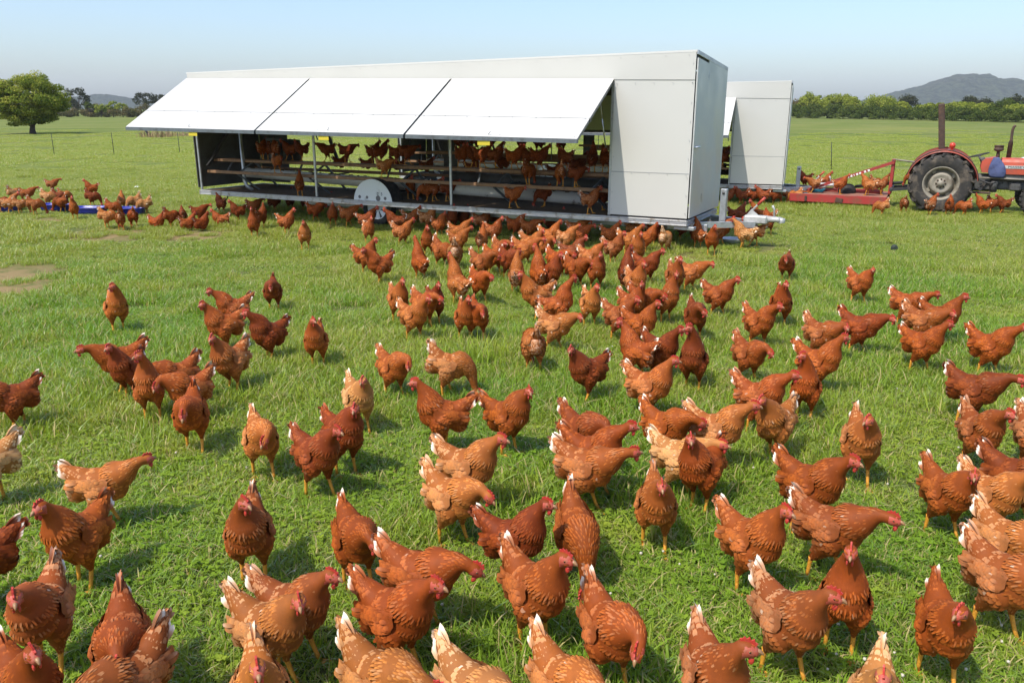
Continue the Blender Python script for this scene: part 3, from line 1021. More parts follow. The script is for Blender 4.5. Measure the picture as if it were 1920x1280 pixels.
    part('rivets', rv, M['galv'], root, 'stuff')
    part('gas_strut', MB().tube([(-1.285, .02, 1.44), (-1.285, -.16, 1.85)], .011, 8).tube([(-1.285, -.16, 1.85), (-1.285, -.27, 2.15)], .006, 8), M['galv'])
    part('gas_strut', MB().tube([(-6.75, .02, 1.46), (-6.75, -.16, 1.85)], .011, 8).tube([(-6.75, -.16, 1.85), (-6.75, -.27, 2.2)], .006, 8), M['galv'])
    # perches, feeder pipe, plumbing
    zl = .822
    part('perch', MB().box((-5.52, .24, zl - .027), (8.55, .075, .054), None, 0, .006), M['timber'])
    part('perch', MB().box((-5.55, .50, 1.005), (8.55, .16, .050), None, 0, .006), M['timber'])
    part('perch', MB().box((-5.55, .675, 1.000), (8.55, .15, .050), None, 0, .006), M['timber'])
    part('perch', MB().box((-5.5, 1.42, zl - .02), (8.4, .075, .054), None, 0, .006), M['timber'])
    part('perch', MB().box((-3.2, 1.12, 1.235), (3.9, .12, .050), None, 0, .006), M['timber'])
    for u in (1.6, 3.3, 5.15, 7.2, 9.0):
        part('perch_bracket', MB().tube([(-u, .24, zl - .05), (-u + .12, .55, .985)], .014, square=True).tube([(-u - .3, .24, zl - .05), (-u - .42, .55, .985)], .014, square=True)
             .tube([(-u, .27, zl - .055), (-u - .02, 1.42, zl - .05)], .012, square=True).tube([(-u, .70, .98), (-u - .05, 1.35, Z1)], .016, square=True)
             .tube([(-u, .24, zl - .055), (-u + .16, .62, Z1)], .016, square=True), M['frame'])
    pipe = MB()
    pa, pb = Vector((-9.3, .74, .762)), Vector((-1.85, .74, .590))
    rot = (pb - pa).to_track_quat('X', 'Z').to_matrix()
    ln = (pb - pa).length
    prof_out, prof_in = .098, .088
    tmp = MB().lathe([(prof_in, 0), (prof_out, 0), (prof_out, ln), (prof_in, ln), (prof_in, 0)], 'X', (0, 0, 0), 20)
    pipe.add([pa + rot @ Vector(p) for p in tmp.v], tmp.f, 0, True)
    part('feed_pipe', pipe, M['pvc'])
    pipe2 = MB()
    qa, qb = Vector((-4.7, 1.30, .80)), Vector((-1.4, 1.30, .76))
    rot2 = (qb - qa).to_track_quat('X', 'Z').to_matrix()
    tmp = MB().lathe([(prof_in, 0), (prof_out, 0), (prof_out, (qb - qa).length), (prof_in, (qb - qa).length), (prof_in, 0)], 'X', (0, 0, 0), 18)
    pipe2.add([qa + rot2 @ Vector(p) for p in tmp.v], tmp.f, 0, True)
    part('feed_pipe', pipe2, M['sheet_in'])  # white pipe coloured dark, interior shade put into its colour
    part('rear_rail', MB().box((-3.05, W - .05, 1.14), (3.6, .03, .10), None, 0, .004), M['timber'])
    part('rear_rail', MB().box((-3.05, W - .05, .90), (3.6, .03, .10), None, 0, .004), M['timber'])
    lit = MB()
    rr = random.Random(2)
    for k in range(90):
        t = rr.random()
        p = pa.lerp(pb, t)
        lit.box(p + Vector((0, rr.uniform(-.05, .05), .098)), (rr.uniform(.03, .09), rr.uniform(.02, .06), .02), Matrix.Rotation(rr.uniform(0, 3), 3, 'Z'), 0, .006)
    part('spilt_litter', lit, M['floor'], root, 'stuff')
    part('water_pipe', MB().tube([(-9.0, .40, 1.9), (-9.0, .40, .62), (-8.96, .42, .52), (-8.86, .46, Z1)], .036, 10), M['galv'])
    part('water_pipe', MB().tube([(-8.55, .62, 1.42), (-8.2, .62, 1.42), (-8.12, .62, 1.38), (-8.1, .62, 1.1)], .03, 8), M['sheet_in'])
    part('water_tank', MB().lathe([(.001, .98), (.2, .98), (.2, 1.36), (.19, 1.40), (.001, 1.42)], 'Z', (-8.3, 1.0, 0), 18), M['dark'])
    part('wall_brace', MB().tube([(-9.75, .2, .9), (-9.75, 1.0, 1.75)], .025, square=True), M['dark'])
    part('wall_brace', MB().tube([(-8.0, W - .05, 1.7), (-7.7, W - .05, 1.0)], .025, square=True), M['dark'])
    part('roof_bar', MB().box((-5.0, .5, 1.66), (7.6, .03, .04)), M['dark'])
    for u in (2.6, 4.6, 6.1, 7.2):
        part('hanger_rod', MB().tube([(-u, .95, 2.3), (-u, .95, 1.18)], .008, 6), M['galv'])
    part('drain_hose', MB().tube([(-9.3, .25, Z0), (-9.36, .22, .25), (-9.5, .16, .13), (-9.6, .12, .05)], .012, 6), M['hose'])
    # wheels and arches
    for sgn, v0, v1 in ((1, .03, .36), (-1, W - .03, W - .36)):
        wc = Vector((-5.605, v0 + sgn * .19, .315))
        wh = empty('wheel', (0, 0, 0)); wh.parent = root
        t = MB()
        t.lathe([(.205, -.085), (.24, -.098), (.285, -.098), (.310, -.075), (.316, -.03), (.316, .03), (.310, .075), (.285, .098), (.24, .098), (.205, .085), (.20, 0), (.205, -.085)], 'Y', wc, 32)
        part('tyre', t, M['black'], wh)
        rim = MB()
        fy = -sgn * .085
        rim.lathe([(.212, fy), (.212, fy + sgn * .02), (.190, fy + sgn * .03), (.185, fy + sgn * .012), (.212, fy)], 'Y', wc, 32)
        rim.lathe([(.05, fy + sgn * .012), (.075, fy + sgn * .015), (.078, fy + sgn * .035), (.05, fy + sgn * .04)], 'Y', wc, 20)
        for k in range(8):
            a = k * math.pi / 4
            p0, p1 = Vector((math.cos(a) * .07, 0, math.sin(a) * .07)), Vector((math.cos(a) * .192, 0, math.sin(a) * .192))
            c0 = wc + Vector((0, fy + sgn * .025, 0))
            sd = Vector((-math.sin(a), 0, math.cos(a)))
            q = [c0 + p0 - sd * .020, c0 + p0 + sd * .020, c0 + p1 + sd * .052, c0 + p1 - sd * .052]
            rim.slab(q if sgn < 0 else q[::-1], .010)
        part('rim', rim, M['white'], wh)
        part('brake_disc', MB().lathe([(.001, fy + sgn * .06), (.19, fy + sgn * .06)], 'Y', wc, 24), M['dark'], wh)
        part('hub_cap', MB().lathe([(.001, fy - sgn * .03), (.026, fy - sgn * .025), (.032, fy), (.032, fy + sgn * .03)], 'Y', wc, 14), M['galv'], wh)
        ar = MB()
        zc, ra = .402, .415
        n = 20
        a0 = math.asin((Z1 - zc) / ra)
        arc = [(-5.605 + ra * math.cos(a0 + (math.pi - 2 * a0) * k / n), zc + ra * math.sin(a0 + (math.pi - 2 * a0) * k / n)) for k in range(n + 1)]
        f = empty('wheel_arch', (0, 0, 0)); f.parent = root
        part('arch_face', MB().prism(arc, 'Y', min(v0, v0 + sgn * .008), max(v0, v0 + sgn * .008)), M['archwhite'], f)
        for i in range(n):
            (xa, za), (xb, zb) = arc[i], arc[i + 1]
            ar.add([(xa, v0 + sgn * .008, za), (xb, v0 + sgn * .008, zb), (xb, v1, zb), (xa, v1, za)], [(0, 1, 2, 3)])
        part('arch_cover', ar, M['black'], f)
        if sgn > 0:
            sm = MB()
            for (dx, dz, r) in ((-.28, .055, .030), (-.12, .052, .028), (.12, .045, .05), (.27, .05, .03)):
                sm.lathe([(.0005, v0 - .003), (r, v0 - .003)], 'Y', (-5.605 + dx, 0, Z1 + dz), 10)
            part('grease_marks', sm, worn('dark_smudge', (.16, .15, .15), None, rough=.7), f, 'stuff')
            me = coop_text('2  5', .075)
            lo = link_mesh('lettering', me, f)
            lo.location = (-5.605 + .10, v0 - .004, Z1 + .12)
            lo.rotation_euler = (math.pi / 2, 0, 0)
    part('axle', MB().tube([(-5.605, .25, .315), (-5.605, W - .25, .315)], .03, 10), M['dark'])
    # drawbar, stand, coupling, brake lever
    zd = .345
    part('drawbar_arm', MB().tube([(-.35, .20, zd), (.80, .80, zd)], .042, square=True), M['galv'])
    part('drawbar_arm', MB().tube([(-.35, W - .20, zd), (.80, W - .80, zd)], .042, square=True), M['galv'])
    part('drawbar_plate', MB().box((.80, W / 2, .415), (.34, .15, .12), None, 0, .02), M['coupler'])
    part('stand_post', MB().box((.33, W / 2 - .10, .60), (.095, .095, .50), None, 0, .008), M['galv'])
    part('stand_bolt', MB().lathe([(.001, -.012), (.02, -.012), (.02, .0)], 'Y', (.33, W / 2 - .148, .79), 10), M['dark'])
    part('coupling', MB().tube([(.92, W / 2, .43), (1.10, W / 2, .43), (1.16, W / 2, .42)], [.05, .04, .05], 12).lathe([(.001, .46), (.045, .45), (.05, .41), (.045, .385)], 'Z', (1.17, W / 2, 0), 14), M['coupler'])
    part('coupling_handle', MB().tube([(1.06, W / 2, .46), (1.05, W / 2, .58), (1.02, W / 2, .63)], [.016, .014, .02], 8), M['coupler'])
    part('brake_lever', MB().tube([(.62, W / 2 + .04, .42), (.78, W / 2 + .04, .60), (.84, W / 2 + .04, .67)], .014, 8).slab([(.60, W / 2 + .02, .40), (.72, W / 2 + .02, .56), (.84, W / 2 + .02, .47), (.86, W / 2 + .02, .42)], .01), M['coupler'])
    lv = part('lever_grip', MB().tube([(.80, W / 2 + .04, .625), (.90, W / 2 + .04, .735)], .021, 8), M['redgrip'])
    return root

YAW1 = .4835
COOP1 = Vector((2.5114, 11.6316, 0))
coop1 = build_coop('long silver hen caravan with three raised white flaps, the large one in front', COOP1, -YAW1)
YAW2 = R(19.5)
c2 = far_at(1464.5, 18.9)
COOP2 = Vector((c2.x, c2.y, ground_z(c2.x, c2.y)))
coop2 = build_coop('second hen caravan half hidden behind the large one', COOP2, -YAW2)

def coop_point(u, v, z, org=COOP1, yaw=YAW1):
    a = Vector((-math.cos(yaw), math.sin(yaw), 0)); w = Vector((math.sin(yaw), math.cos(yaw), 0))
    return org + a * u + w * v + Vector((0, 0, z))

def coop_at(px, v, z, org=COOP1, yaw=YAW1):
    """the place along a perch or the floor of a caravan seen at an image column"""
    p0, p1 = coop_point(0, v, z, org, yaw), coop_point(1, v, z, org, yaw)
    d = p1 - p0
    k = (px - 960) / FPX
    c, s = math.cos(PITCH), math.sin(PITCH)
    f0 = p0.x - k * (p0.y * c - (p0.z - EYE) * s)
    f1 = d.x - k * (d.y * c - d.z * s)
    return p0 + d * (-f0 / f1)
# ------------------------------------------------------------------ tractor and slasher
def text_mesh(txt, size, mat, name, depth=.002, squeeze=1.0):
    cu = bpy.data.curves.new('t', 'FONT')
    cu.body = txt
    cu.size = size
    cu.extrude = depth
    cu.align_x, cu.align_y = 'LEFT', 'CENTER'
    o = bpy.data.objects.new('t', cu)
    COL.objects.link(o)
    dg = bpy.context.evaluated_depsgraph_get()
    me = bpy.data.meshes.new_from_object(o.evaluated_get(dg))
    bpy.data.objects.remove(o)
    me.name = name
    for v in me.vertices: v.co.x *= squeeze
    me.materials.clear()
    me.materials.append(mat)
    return me

def build_tractor():
    w0 = at(1756, 398)
    ang = math.atan2(-.455, .890)
    h = Vector((math.cos(ang), math.sin(ang), 0)); left = Vector((-h.y, h.x, 0))
    base = w0 + left * .70
    root = empty('tractor', (base.x, base.y, ground_z(base.x, base.y)), ang)
    tag(root, 'old red farm tractor with a rear roll bar parked by the hedge field', 'tractor')
    P = lambda name, mb, mat, parent=root: mb.build(name, mat, parent)
    # wheels
    def wheel(x, y, r, wdt, rim_r, lugs, big, sgn):
        e = empty('rear_wheel' if big else 'front_wheel', (x, y, r)); e.parent = root
        hw = wdt / 2
        t = MB()
        t.lathe([(rim_r, -hw * .8), (rim_r + .05, -hw), (r * .86, -hw * 1.02), (r * .945, -hw * .9), (r * .96, -hw * .5), (r * .965, 0), (r * .96, hw * .5), (r * .945, hw * .9), (r * .86, hw * 1.02), (rim_r + .05, hw), (rim_r, hw * .8)], 'Y', (0, 0, 0), 40)
        for k in range(lugs):
            for sd in (-1, 1):
                a = 2 * math.pi * (k + (.5 if sd > 0 else 0)) / lugs
                pts = []
                for (yy, da, rr) in ((sd * hw * 1.0, .16 if big else .1, r * .90), (sd * hw * .85, .10 if big else .07, r * .985), (sd * .01, -.08 if big else -.05, r * .99)):
                    pts.append(Vector((math.cos(a + da) * rr, yy, math.sin(a + da) * rr)))
                t.tube(pts, [.024 if big else .012] * 3, square=True)
        t.build('tyre', M['tyre'], e)
        g = MB()
        o = -hw * .80
        g.lathe([(rim_r + .02, o), (rim_r + .005, o - .015), (rim_r - .02, o), (rim_r - .035, o + .05), (rim_r - .055, o + .10), (rim_r - .06, hw * .8)], 'Y', (0, 0, 0), 36)
        g.build('rim', M['hub'], e)
        d = MB()
        rd = rim_r * .66
        d.lathe([(.001, o - .02 if big else o + .02), (.06, o - .02 if big else o + .02), (.065, o + .02), (rd * .62, o + .03), (rd * .80, o + .0), (rd * .95, o + .02), (rd, o + .07), (rd + .03, o + .16), (rim_r - .02, o + .17)], 'Y', (0, 0, 0), 32)
        d.build('wheel_disc', M['hub'], e)
        for k in range(8 if big else 5):
            a = 2 * math.pi * k / (8 if big else 5)
            MB().lathe([(.001, o + .008), (.017, o + .008), (.017, o + .035)], 'Y', (math.cos(a) * rd * .40, 0, math.sin(a) * rd * .40), 6).build('wheel_nut', M['rust'], e)
        if big:
            for k in range(4):
                a = 2 * math.pi * k / 4 + .6
                MB().box((math.cos(a) * (rim_r - .05), o + .11, math.sin(a) * (rim_r - .05)), (.10, .05, .08), Matrix.Rotation(-a, 3, 'Y'), 0, .006).build('rim_lug', M['hub'], e)
        if sgn > 0:
            e.rotation_euler = (0, 0, math.pi)
        return e
    wheel(0, -.70, .625, .33, .345, 17, True, -1)
    wheel(0, .70, .625, .33, .345, 17, True, 1)
    wheel(1.86, -.62, .36, .17, .20, 22, False, -1)
    wheel(1.86, .62, .36, .17, .20, 22, False, 1)
    # fenders: a deep side wall and a curled top
    for sgn in (-1, 1):
        f = MB()
        n = 18
        pts = []
        for k in range(n + 1):
            a = R(8) + R(158) * k / n
            r = .69 + .02 * math.sin(k / n * math.pi)
            pts.append((r * math.cos(a) * 1.02, .625 + r * math.sin(a)))
        y0, y1 = sgn * .50, sgn * .80
        for i in range(n):
            (xa, za), (xb, zb) = pts[i], pts[i + 1]
            f.add([(xa, y0, za), (xb, y0, zb), (xb, y1, zb - .02), (xa, y1, za - .02)], [(0, 1, 2, 3)], 0, True)
            f.add([(xa, y1, za - .02), (xb, y1, zb - .02), (xb * .97, y1 + sgn * .012, .625 + (zb - .645) * .95), (xa * .97, y1 + sgn * .012, .625 + (za - .645) * .95)], [(0, 1, 2, 3)], 0, True)
            f.add([(xa, y0, za), (xb, y0, zb), (xb * .30, y0, .70), (xa * .30, y0, .70)], [(0, 1, 2, 3)], 0)
        P('fender', f, M['fender'])
        P('fender_trim', MB().tube([(x * 1.0, sgn * .80, z - .015) for x, z in pts], .011, 6), M['rust'])
    # body
    b = MB()
    b.box((.02, 0, .66), (.62, .42, .42), None, 0, .05).box((.62, 0, .62), (.75, .34, .36), None, 0, .05).tube([(0, -.62, .625), (0, .62, .625)], .10, 14)
    P('transmission', b, M['engine'])
    e = MB().box((1.35, 0, .66), (.85, .30, .36), None, 0, .03).box((1.30, -.17, .80), (.62, .10, .12), None, 0, .02).tube([(1.0, -.2, .72), (1.62, -.2, .72)], .045, 10).box((1.42, -.17, .56), (.22, .12, .18), None, 0, .03)
    for k in range(6): e.tube([(1.05 + k * .11, -.15, .86), (1.07 + k * .11, -.22, .74), (1.06 + k * .11, -.2, .62)], .010, 6)
    P('engine', e, M['engine'])
    P('side_pipe', MB().tube([(.72, -.26, .735), (2.1, -.28, .715)], .014, 8), M['hub'])
    P('foot_plate', MB().box((.72, -.38, .43), (.50, .26, .03), None, 0, .006), M['rust'])
    P('foot_plate', MB().box((.72, .38, .43), (.50, .26, .03), None, 0, .006), M['rust'])
    P('pedal_bracket', MB().box((.86, -.20, .64), (.07, .05, .42), Matrix.Rotation(R(28), 3, 'Y'), 0, .01).tube([(.70, -.30, .70), (.95, -.32, .62), (1.05, -.30, .66)], .016, 6), M['dark'])
    P('oil_filter', MB().lathe([(.001, .0), (.07, .0), (.07, .20), (.055, .23), (.001, .23)], 'Z', (1.02, -.24, .44), 14), M['engine'])
    P('front_axle', MB().box((1.86, 0, .40), (.12, 1.0, .10), None, 0, .01).box((1.86, 0, .55), (.30, .30, .25), None, 0, .03), M['engine'])
    # dash / fuel tank and bonnet
    t = MB().prism([(.76, .84), (.72, .95), (.73, 1.07), (.80, 1.13), (.98, 1.165), (1.02, 1.16), (1.02, .84)], 'Y', -.22, .22)
    P('fuel_tank', t, M['tractor_red'])
    prof = [(-.25, .82), (-.262, .95), (-.255, 1.07), (-.22, 1.125), (-.12, 1.15), (0, 1.155), (.12, 1.15), (.22, 1.125), (.255, 1.07), (.262, .95), (.25, .82)]
    bo = MB().prism(prof, 'X', 1.10, 2.36)
    bonnet = P('bonnet', bo, M['tractor_red'])
    stripe = MB().box((1.72, -.265, .972), (1.24, .008, .062))
    P('stripe', stripe, M['silver'], bonnet)
    me = text_mesh('MASSEY-FERGUSON', .062, M['ink'], 'lettering', .0015, 1.45)
    lo = link_mesh('lettering', me, bonnet)
    lo.location = (1.22, -.2715, .972)
    lo.rotation_euler = (math.pi / 2, 0, 0)
    P('bonnet_cap', MB().lathe([(.001, .02), (.045, .018), (.05, 0)], 'Z', (1.50, -.08, 1.155), 12), M['silver'], bonnet)
    P('grille', MB().box((2.37, 0, .93), (.02, .40, .36), None, 0, .004), M['dark'], bonnet)
    P('exhaust', MB().tube([(1.22, .02, 1.12), (1.22, .02, 1.46)], .046, 12).tube([(1.22, .02, 1.46), (1.22, .02, 1.52), (1.215, .02, 1.72), (1.23, .02, 1.79), (1.26, .02, 1.82)], [.046, .028, .027, .027, .025], 12), M['rust'])
    P('air_cleaner', MB().tube([(1.02, .03, 1.10), (1.02, .03, 1.29)], [.045, .03], 12).lathe([(.03, 1.27), (.09, 1.30), (.095, 1.335), (.088, 1.34), (.088, 1.385), (.095, 1.39), (.092, 1.405), (.001, 1.41)], 'Z', (1.02, .03, 0), 18), M['rust'])
    # steering, seat, levers
    s = empty('steering_wheel', (.66, .0, 1.195)); s.parent = root
    s.rotation_euler = (0, R(-16), 0)
    ring = [(.2 * math.cos(a * math.pi / 14), .2 * math.sin(a * math.pi / 14), 0) for a in range(29)]
    MB().tube(ring, .012, 6, caps=False).build('wheel_ring', M['dark'], s)
    for k in range(3):
        a = k * 2.09
        MB().tube([(0, 0, -.03), (.195 * math.cos(a), .195 * math.sin(a), 0)], .007, 6).build('spoke', M['dark'], s)
    P('steering_column', MB().tube([(.67, 0, 1.17), (.76, 0, 1.0)], .02, 8).box((.75, 0, 1.10), (.10, .16, .10), Matrix.Rotation(R(-30), 3, 'Y'), 0, .02), M['engine'])
    P('seat', MB().box((.12, 0, 1.02), (.36, .42, .06), None, 0, .03).box((-.06, 0, 1.14), (.06, .42, .22), Matrix.Rotation(R(-12), 3, 'Y'), 0, .025).box((.12, 0, .92), (.12, .14, .14)), M['black'])
    for k, (x, y) in enumerate(((.45, -.10), (.42, .08), (.52, -.16))):
        P('lever', MB().tube([(x, y, .80), (x - .05, y, 1.02)], .009, 6).lathe([(.001, 1.055), (.02, 1.04), (.001, 1.01)], 'Z', (x - .05, y, 0), 8), M['dark'])
    # roll bar and lamp
    P('roll_bar', MB().box((-.09, -.42, 1.45), (.125, .08, 1.62), Matrix.Rotation(R(-7.5), 3, 'Y'), 0, .012).box((-.09, .42, 1.45), (.125, .08, 1.62), Matrix.Rotation(R(-7.5), 3, 'Y'), 0, .012)
      .box((-.196, 0, 2.23), (.12, .76, .07), Matrix.Rotation(R(-7.5), 3, 'Y'), 0, .012), M['rust'])
    lamp = MB().lathe([(.001, 1.475), (.045, 1.46), (.062, 1.42), (.055, 1.375), (.03, 1.36), (.025, 1.30)], 'Z', (.12, -.66, 0), 14)
    P('lamp', lamp, M['grille'])
    # hitch
    P('lift_arm', MB().tube([(-.25, -.36, .50), (-.95, -.42, .42)], .030, square=True), M['dark'])
    P('lift_arm', MB().tube([(-.25, .36, .50), (-.95, .42, .42)], .030, square=True), M['dark'])
    P('top_link', MB().tube([(-.28, 0, .98), (-1.02, 0, 1.06)], .018, 8), M['hub'])
    return root, ang, base
tractor, T_ANG, T_BASE = build_tractor()

def t_point(x, y, z):
    c, s = math.cos(T_ANG), math.sin(T_ANG)
    q = tractor.location
    return Vector((q.x + x * c - y * s, q.y + x * s + y * c, q.z + z))

def build_jacket():
    """a cloth bag-like jacket hanging over the side of the fuel tank"""
    n, m = 12, 16
    mb = MB()
    vs = []
    for j in range(n + 1):
        t = j / n
        z = 1.17 - .42 * t
        hw = .05 + .115 * math.sin(min(1, t * 1.15) * math.pi * .62) * (1 if t < .86 else 1 - (t - .86) * 3.2)
        for i in range(m):
            a = 2 * math.pi * i / m
            x = math.cos(a) * hw * (1 + .06 * math.sin(5 * t + a)) + .08 * t
            y = math.sin(a) * (.018 + .03 * math.sin(t * math.pi)) * (1 + .35 * math.sin(3 * a + 7 * t))
            vs.append(t_point(.98 + x, -.262 - .012 + y - .035 * t, z))
    fs = [(j * m + i, j * m + (i + 1) % m, (j + 1) * m + (i + 1) % m, (j + 1) * m + i) for j in range(n) for i in range(m)]
    mb.add(vs, fs, 0, True)
    mb.add(vs[:m], [tuple(range(m))], 0).add(vs[-m:], [tuple(range(m))], 0)
    tag(mb.build('jacket', M['cloth']), 'blue cloth jacket hanging down beside the tractor fuel tank', 'jacket')
build_jacket()

def build_slasher():
    p = t_point(-1.0, 0, 0)
    root = empty('slasher', (p.x, p.y, ground_z(p.x, p.y)), T_ANG)
    tag(root, 'low red slasher deck hitched behind the tractor, hens standing on it', 'slasher')
    P = lambda name, mb, mat, parent=root: mb.build(name, mat, parent)
    x0, x1, hw = -2.08, -.02, .72
    P('deck', MB().box(((x0 + x1) / 2, 0, .262), (x1 - x0 - .02, hw * 2 - .02, .012)), M['deck'])
    P('side_skirt', MB().box(((x0 + x1) / 2, -hw, .185), (x1 - x0, .02, .175), None, 0, .004), M['slasher_red'])
    P('side_skirt', MB().box(((x0 + x1) / 2, hw, .185), (x1 - x0, .02, .175), None, 0, .004), M['slasher_red'])
    P('end_skirt', MB().box((x0 + .01, 0, .185), (.02, hw * 2 - .024, .175), None, 0, .004), M['slasher_red'])
    P('side_bracket', MB().box((-1.0, -hw - .022, .16), (.16, .024, .10), Matrix.Rotation(R(10), 3, 'Y'), 0, .004), M['rust'])
    P('side_bracket', MB().box((-1.72, -hw - .020, .17), (.05, .022, .12), None, 0, .004), M['rust'])
    P('deck_rail', MB().box(((x0 + x1) / 2 + .1, .12, .30), (x1 - x0 - .5, .05, .06), None, 0, .006), M['slasher_red'])
    P('deck_rail', MB().box(((x0 + x1) / 2 + .1, .5, .30), (x1 - x0 - .5, .05, .06), None, 0, .006), M['slasher_red'])
    P('headstock', MB().box((.0, -.12, .68), (.07, .03, .78), None, 0, .008), M['slasher_red'])
    P('headstock', MB().box((.0, .12, .68), (.07, .03, .78), None, 0, .008), M['slasher_red'])
    P('headstock_bolt', MB().tube([(.0, -.16, 1.03), (.0, .16, 1.03)], .018, 8), M['dark'])
    arms = []
    for y in (-.17, .17):
        a, b = Vector((.02, y * .8, 1.00)), Vector((-1.78, y * 1.3, .31))
        arms.append(P('brace_arm', MB().tube([a, b], .028, square=True), M['slasher_red']))
    # worn white lettering on the near brace arm, no longer readable: upright bars of paint
    a, b = Vector((.02, -.17 * .8, 1.00)), Vector((-1.78, -.17 * 1.3, .31))
    d = (a - b).normalized()
    n = Vector((0, -1, 0)); upv = n.cross(d)
    mt = Matrix((d, upv, n)).transposed()
    ink = MB()
    x = 0.0
    for wd, gap in ((.05, .03), (.045, .03), (.016, .035), (.045, .022), (.045, .06), (.045, .035), (.045, .0)):
        q = b.lerp(a, .47) + d * (x + wd / 2) + Vector((0, -.032, 0))
        ink.box(q, (wd, .046, .006), mt, 0, .0015)
        x += wd + gap
    P('lettering', ink, M['whiteink'], arms[0])
    P('gearbox_cover', MB().lathe([(.19, .27), (.20, .33), (.17, .42), (.10, .47), (.001, .48)], 'Z', (-.92, 0, 0), 18), M['black'])
    P('drive_shaft', MB().tube([(-.75, 0, .42), (.3, 0, .56)], .035, 8), M['dark'])
    P('lower_pin', MB().box((.03, 0, .42), (.06, .95, .07), None, 0, .01), M['dark'])
    return root, p
slasher, S_BASE = build_slasher()
def s_point(x, y, z):
    c, s = math.cos(T_ANG), math.sin(T_ANG)
    q = slasher.location
    return Vector((q.x + x * c - y * s, q.y + x * s + y * c, q.z + z))
def build_rope():
    mb = MB()
    rr = random.Random(8)
    pts = []
    for k in range(60):
        a = k * .55
        r = .07 + .05 * rr.random()
        pts.append(s_point(-1.52 + r * math.cos(a) * 1.4, -.30 + r * math.sin(a), .278 + .0012 * k + rr.uniform(0, .02)))
    mb.tube(pts, .009, 5)
    tag(mb.build('rope', M['teal']), 'tangled teal rope lying on the slasher deck', 'rope')
build_rope()
MB_ = MB()
MB_.box(s_point(-1.86, -.36, .276), (.26, .34, .010), Matrix.Rotation(T_ANG, 3, 'Z'), 0, .003)
tag(MB_.build('folded_sheet', M['teal']), 'dull blue folded sheet lying at the deck end', 'sheet')
# ------------------------------------------------------------------ hens
def plumage_mat():
    """bird colour comes from the object; feathers carry their own shade, pale edges, straw hackles and white tail tips"""
    m, nt, p = new_mat('plumage')
    oi = nt.nodes.new('ShaderNodeObjectInfo')
    att = nt.nodes.new('ShaderNodeAttribute')
    att.attribute_name = 'feather'
    sep = nt.nodes.new('ShaderNodeSeparateColor')
    nt.links.new(att.outputs['Color'], sep.inputs[0])
    rnd_, along, hack, white = sep.outputs[0], sep.outputs[1], sep.outputs[2], att.outputs['Alpha']
    base = oi.outputs['Color']
    pale = oi.outputs['Alpha']
    n = noise(nt, obj_pos(nt), 26.0, 3.0)
    c = mixc(nt, base, (.70, .58, .52), math_n(nt, 'MULTIPLY', rnd_, .6), 'MULTIPLY')
    c = mixc(nt, c, (1.22, 1.2, 1.1), remap(nt, n, .35, .7), 'MULTIPLY')
    c = mixc(nt, c, mixc(nt, (.66, .60, .55), (1.30, 1.36, 1.30), remap(nt, along, .25, 1.0)), 1.0, 'MULTIPLY')  # roots darkened as if tucked under other feathers, tips given their paler edge
    zn = nt.nodes.new('ShaderNodeAttribute')
    zn.attribute_name = 'zone'
    light = mixc(nt, base, (.80, .54, .29), .68)
    mid_ = math_n(nt, 'MULTIPLY', remap(nt, along, .05, .55), remap(nt, along, .86, .98, 1.0, .25))
    lace = math_n(nt, 'MULTIPLY', mid_, math_n(nt, 'MULTIPLY', math_n(nt, 'SUBTRACT', math_n(nt, 'MULTIPLY', pale, .80), .08, True), math_n(nt, 'ADD', math_n(nt, 'MULTIPLY', zn.outputs['Fac'], .9), .12)), True)
    c = mixc(nt, c, light, lace)
    straw = mixc(nt, base, (.74, .47, .24), .55)
    hk = math_n(nt, 'MULTIPLY', math_n(nt, 'MULTIPLY', hack, remap(nt, along, .1, .8)), remap(nt, rnd_, .50, .95), True)
    c = mixc(nt, c, straw, math_n(nt, 'MULTIPLY', hk, math_n(nt, 'ADD', math_n(nt, 'MULTIPLY', pale, .5), .12, True)))
    odd = math_n(nt, 'GREATER_THAN', rnd_, .990)
    c = mixc(nt, c, (.74, .58, .42), math_n(nt, 'MULTIPLY', odd, math_n(nt, 'ADD', math_n(nt, 'MULTIPLY', pale, .8), .05)))
    # cream fluff shows on pale birds, tail tips on nearly all
    wk = math_n(nt, 'ADD', math_n(nt, 'MULTIPLY', pale, .9), remap(nt, white, .45, .9, .12, .9), True)
    c = mixc(nt, c, (.83, .74, .60), math_n(nt, 'MULTIPLY', white, wk))
    nt.links.new(c, p.inputs['Base Color'])
    p.inputs['Roughness'].default_value = .62
    p.inputs['Specular IOR Level'].default_value = .16
    p.inputs['Sheen Weight'].default_value = .0
    p.inputs['Sheen Roughness'].default_value = .4
    mp = nt.nodes.new('ShaderNodeMapping')
    mp.inputs['Scale'].default_value = (60, 220, 220)
    nt.links.new(obj_pos(nt), mp.inputs[0])
    bump(nt, p, noise(nt, mp.outputs[0], 1.0, 2.0), .25, .002)
    return m
M['plumage'] = plumage_mat()
def skin(name, a, b, rough=.5, sss=.0):
    m = worn(name, a, b, rough=rough, scale=45, amount=1, bump_s=.35)
    return m
M['comb'] = skin('red_comb_skin', (.50, .040, .026), (.42, .062, .042), .5)
M['face'] = skin('red_face_skin', (.43, .070, .040), (.38, .11, .065), .6)
M['beak'] = worn('horn_beak', (.34, .18, .08), (.24, .12, .06), rough=.45, scale=60, amount=1)
M['leg'] = worn('yellow_leg_scales', (.70, .31, .030), (.55, .22, .03), rough=.55, scale=70, amount=1, bump_s=.5)
M['eye'] = worn('amber_eye', (.30, .10, .02), None, rough=.12)
M['pupil'] = worn('black_pupil', (.008, .007, .006), None, rough=.1)

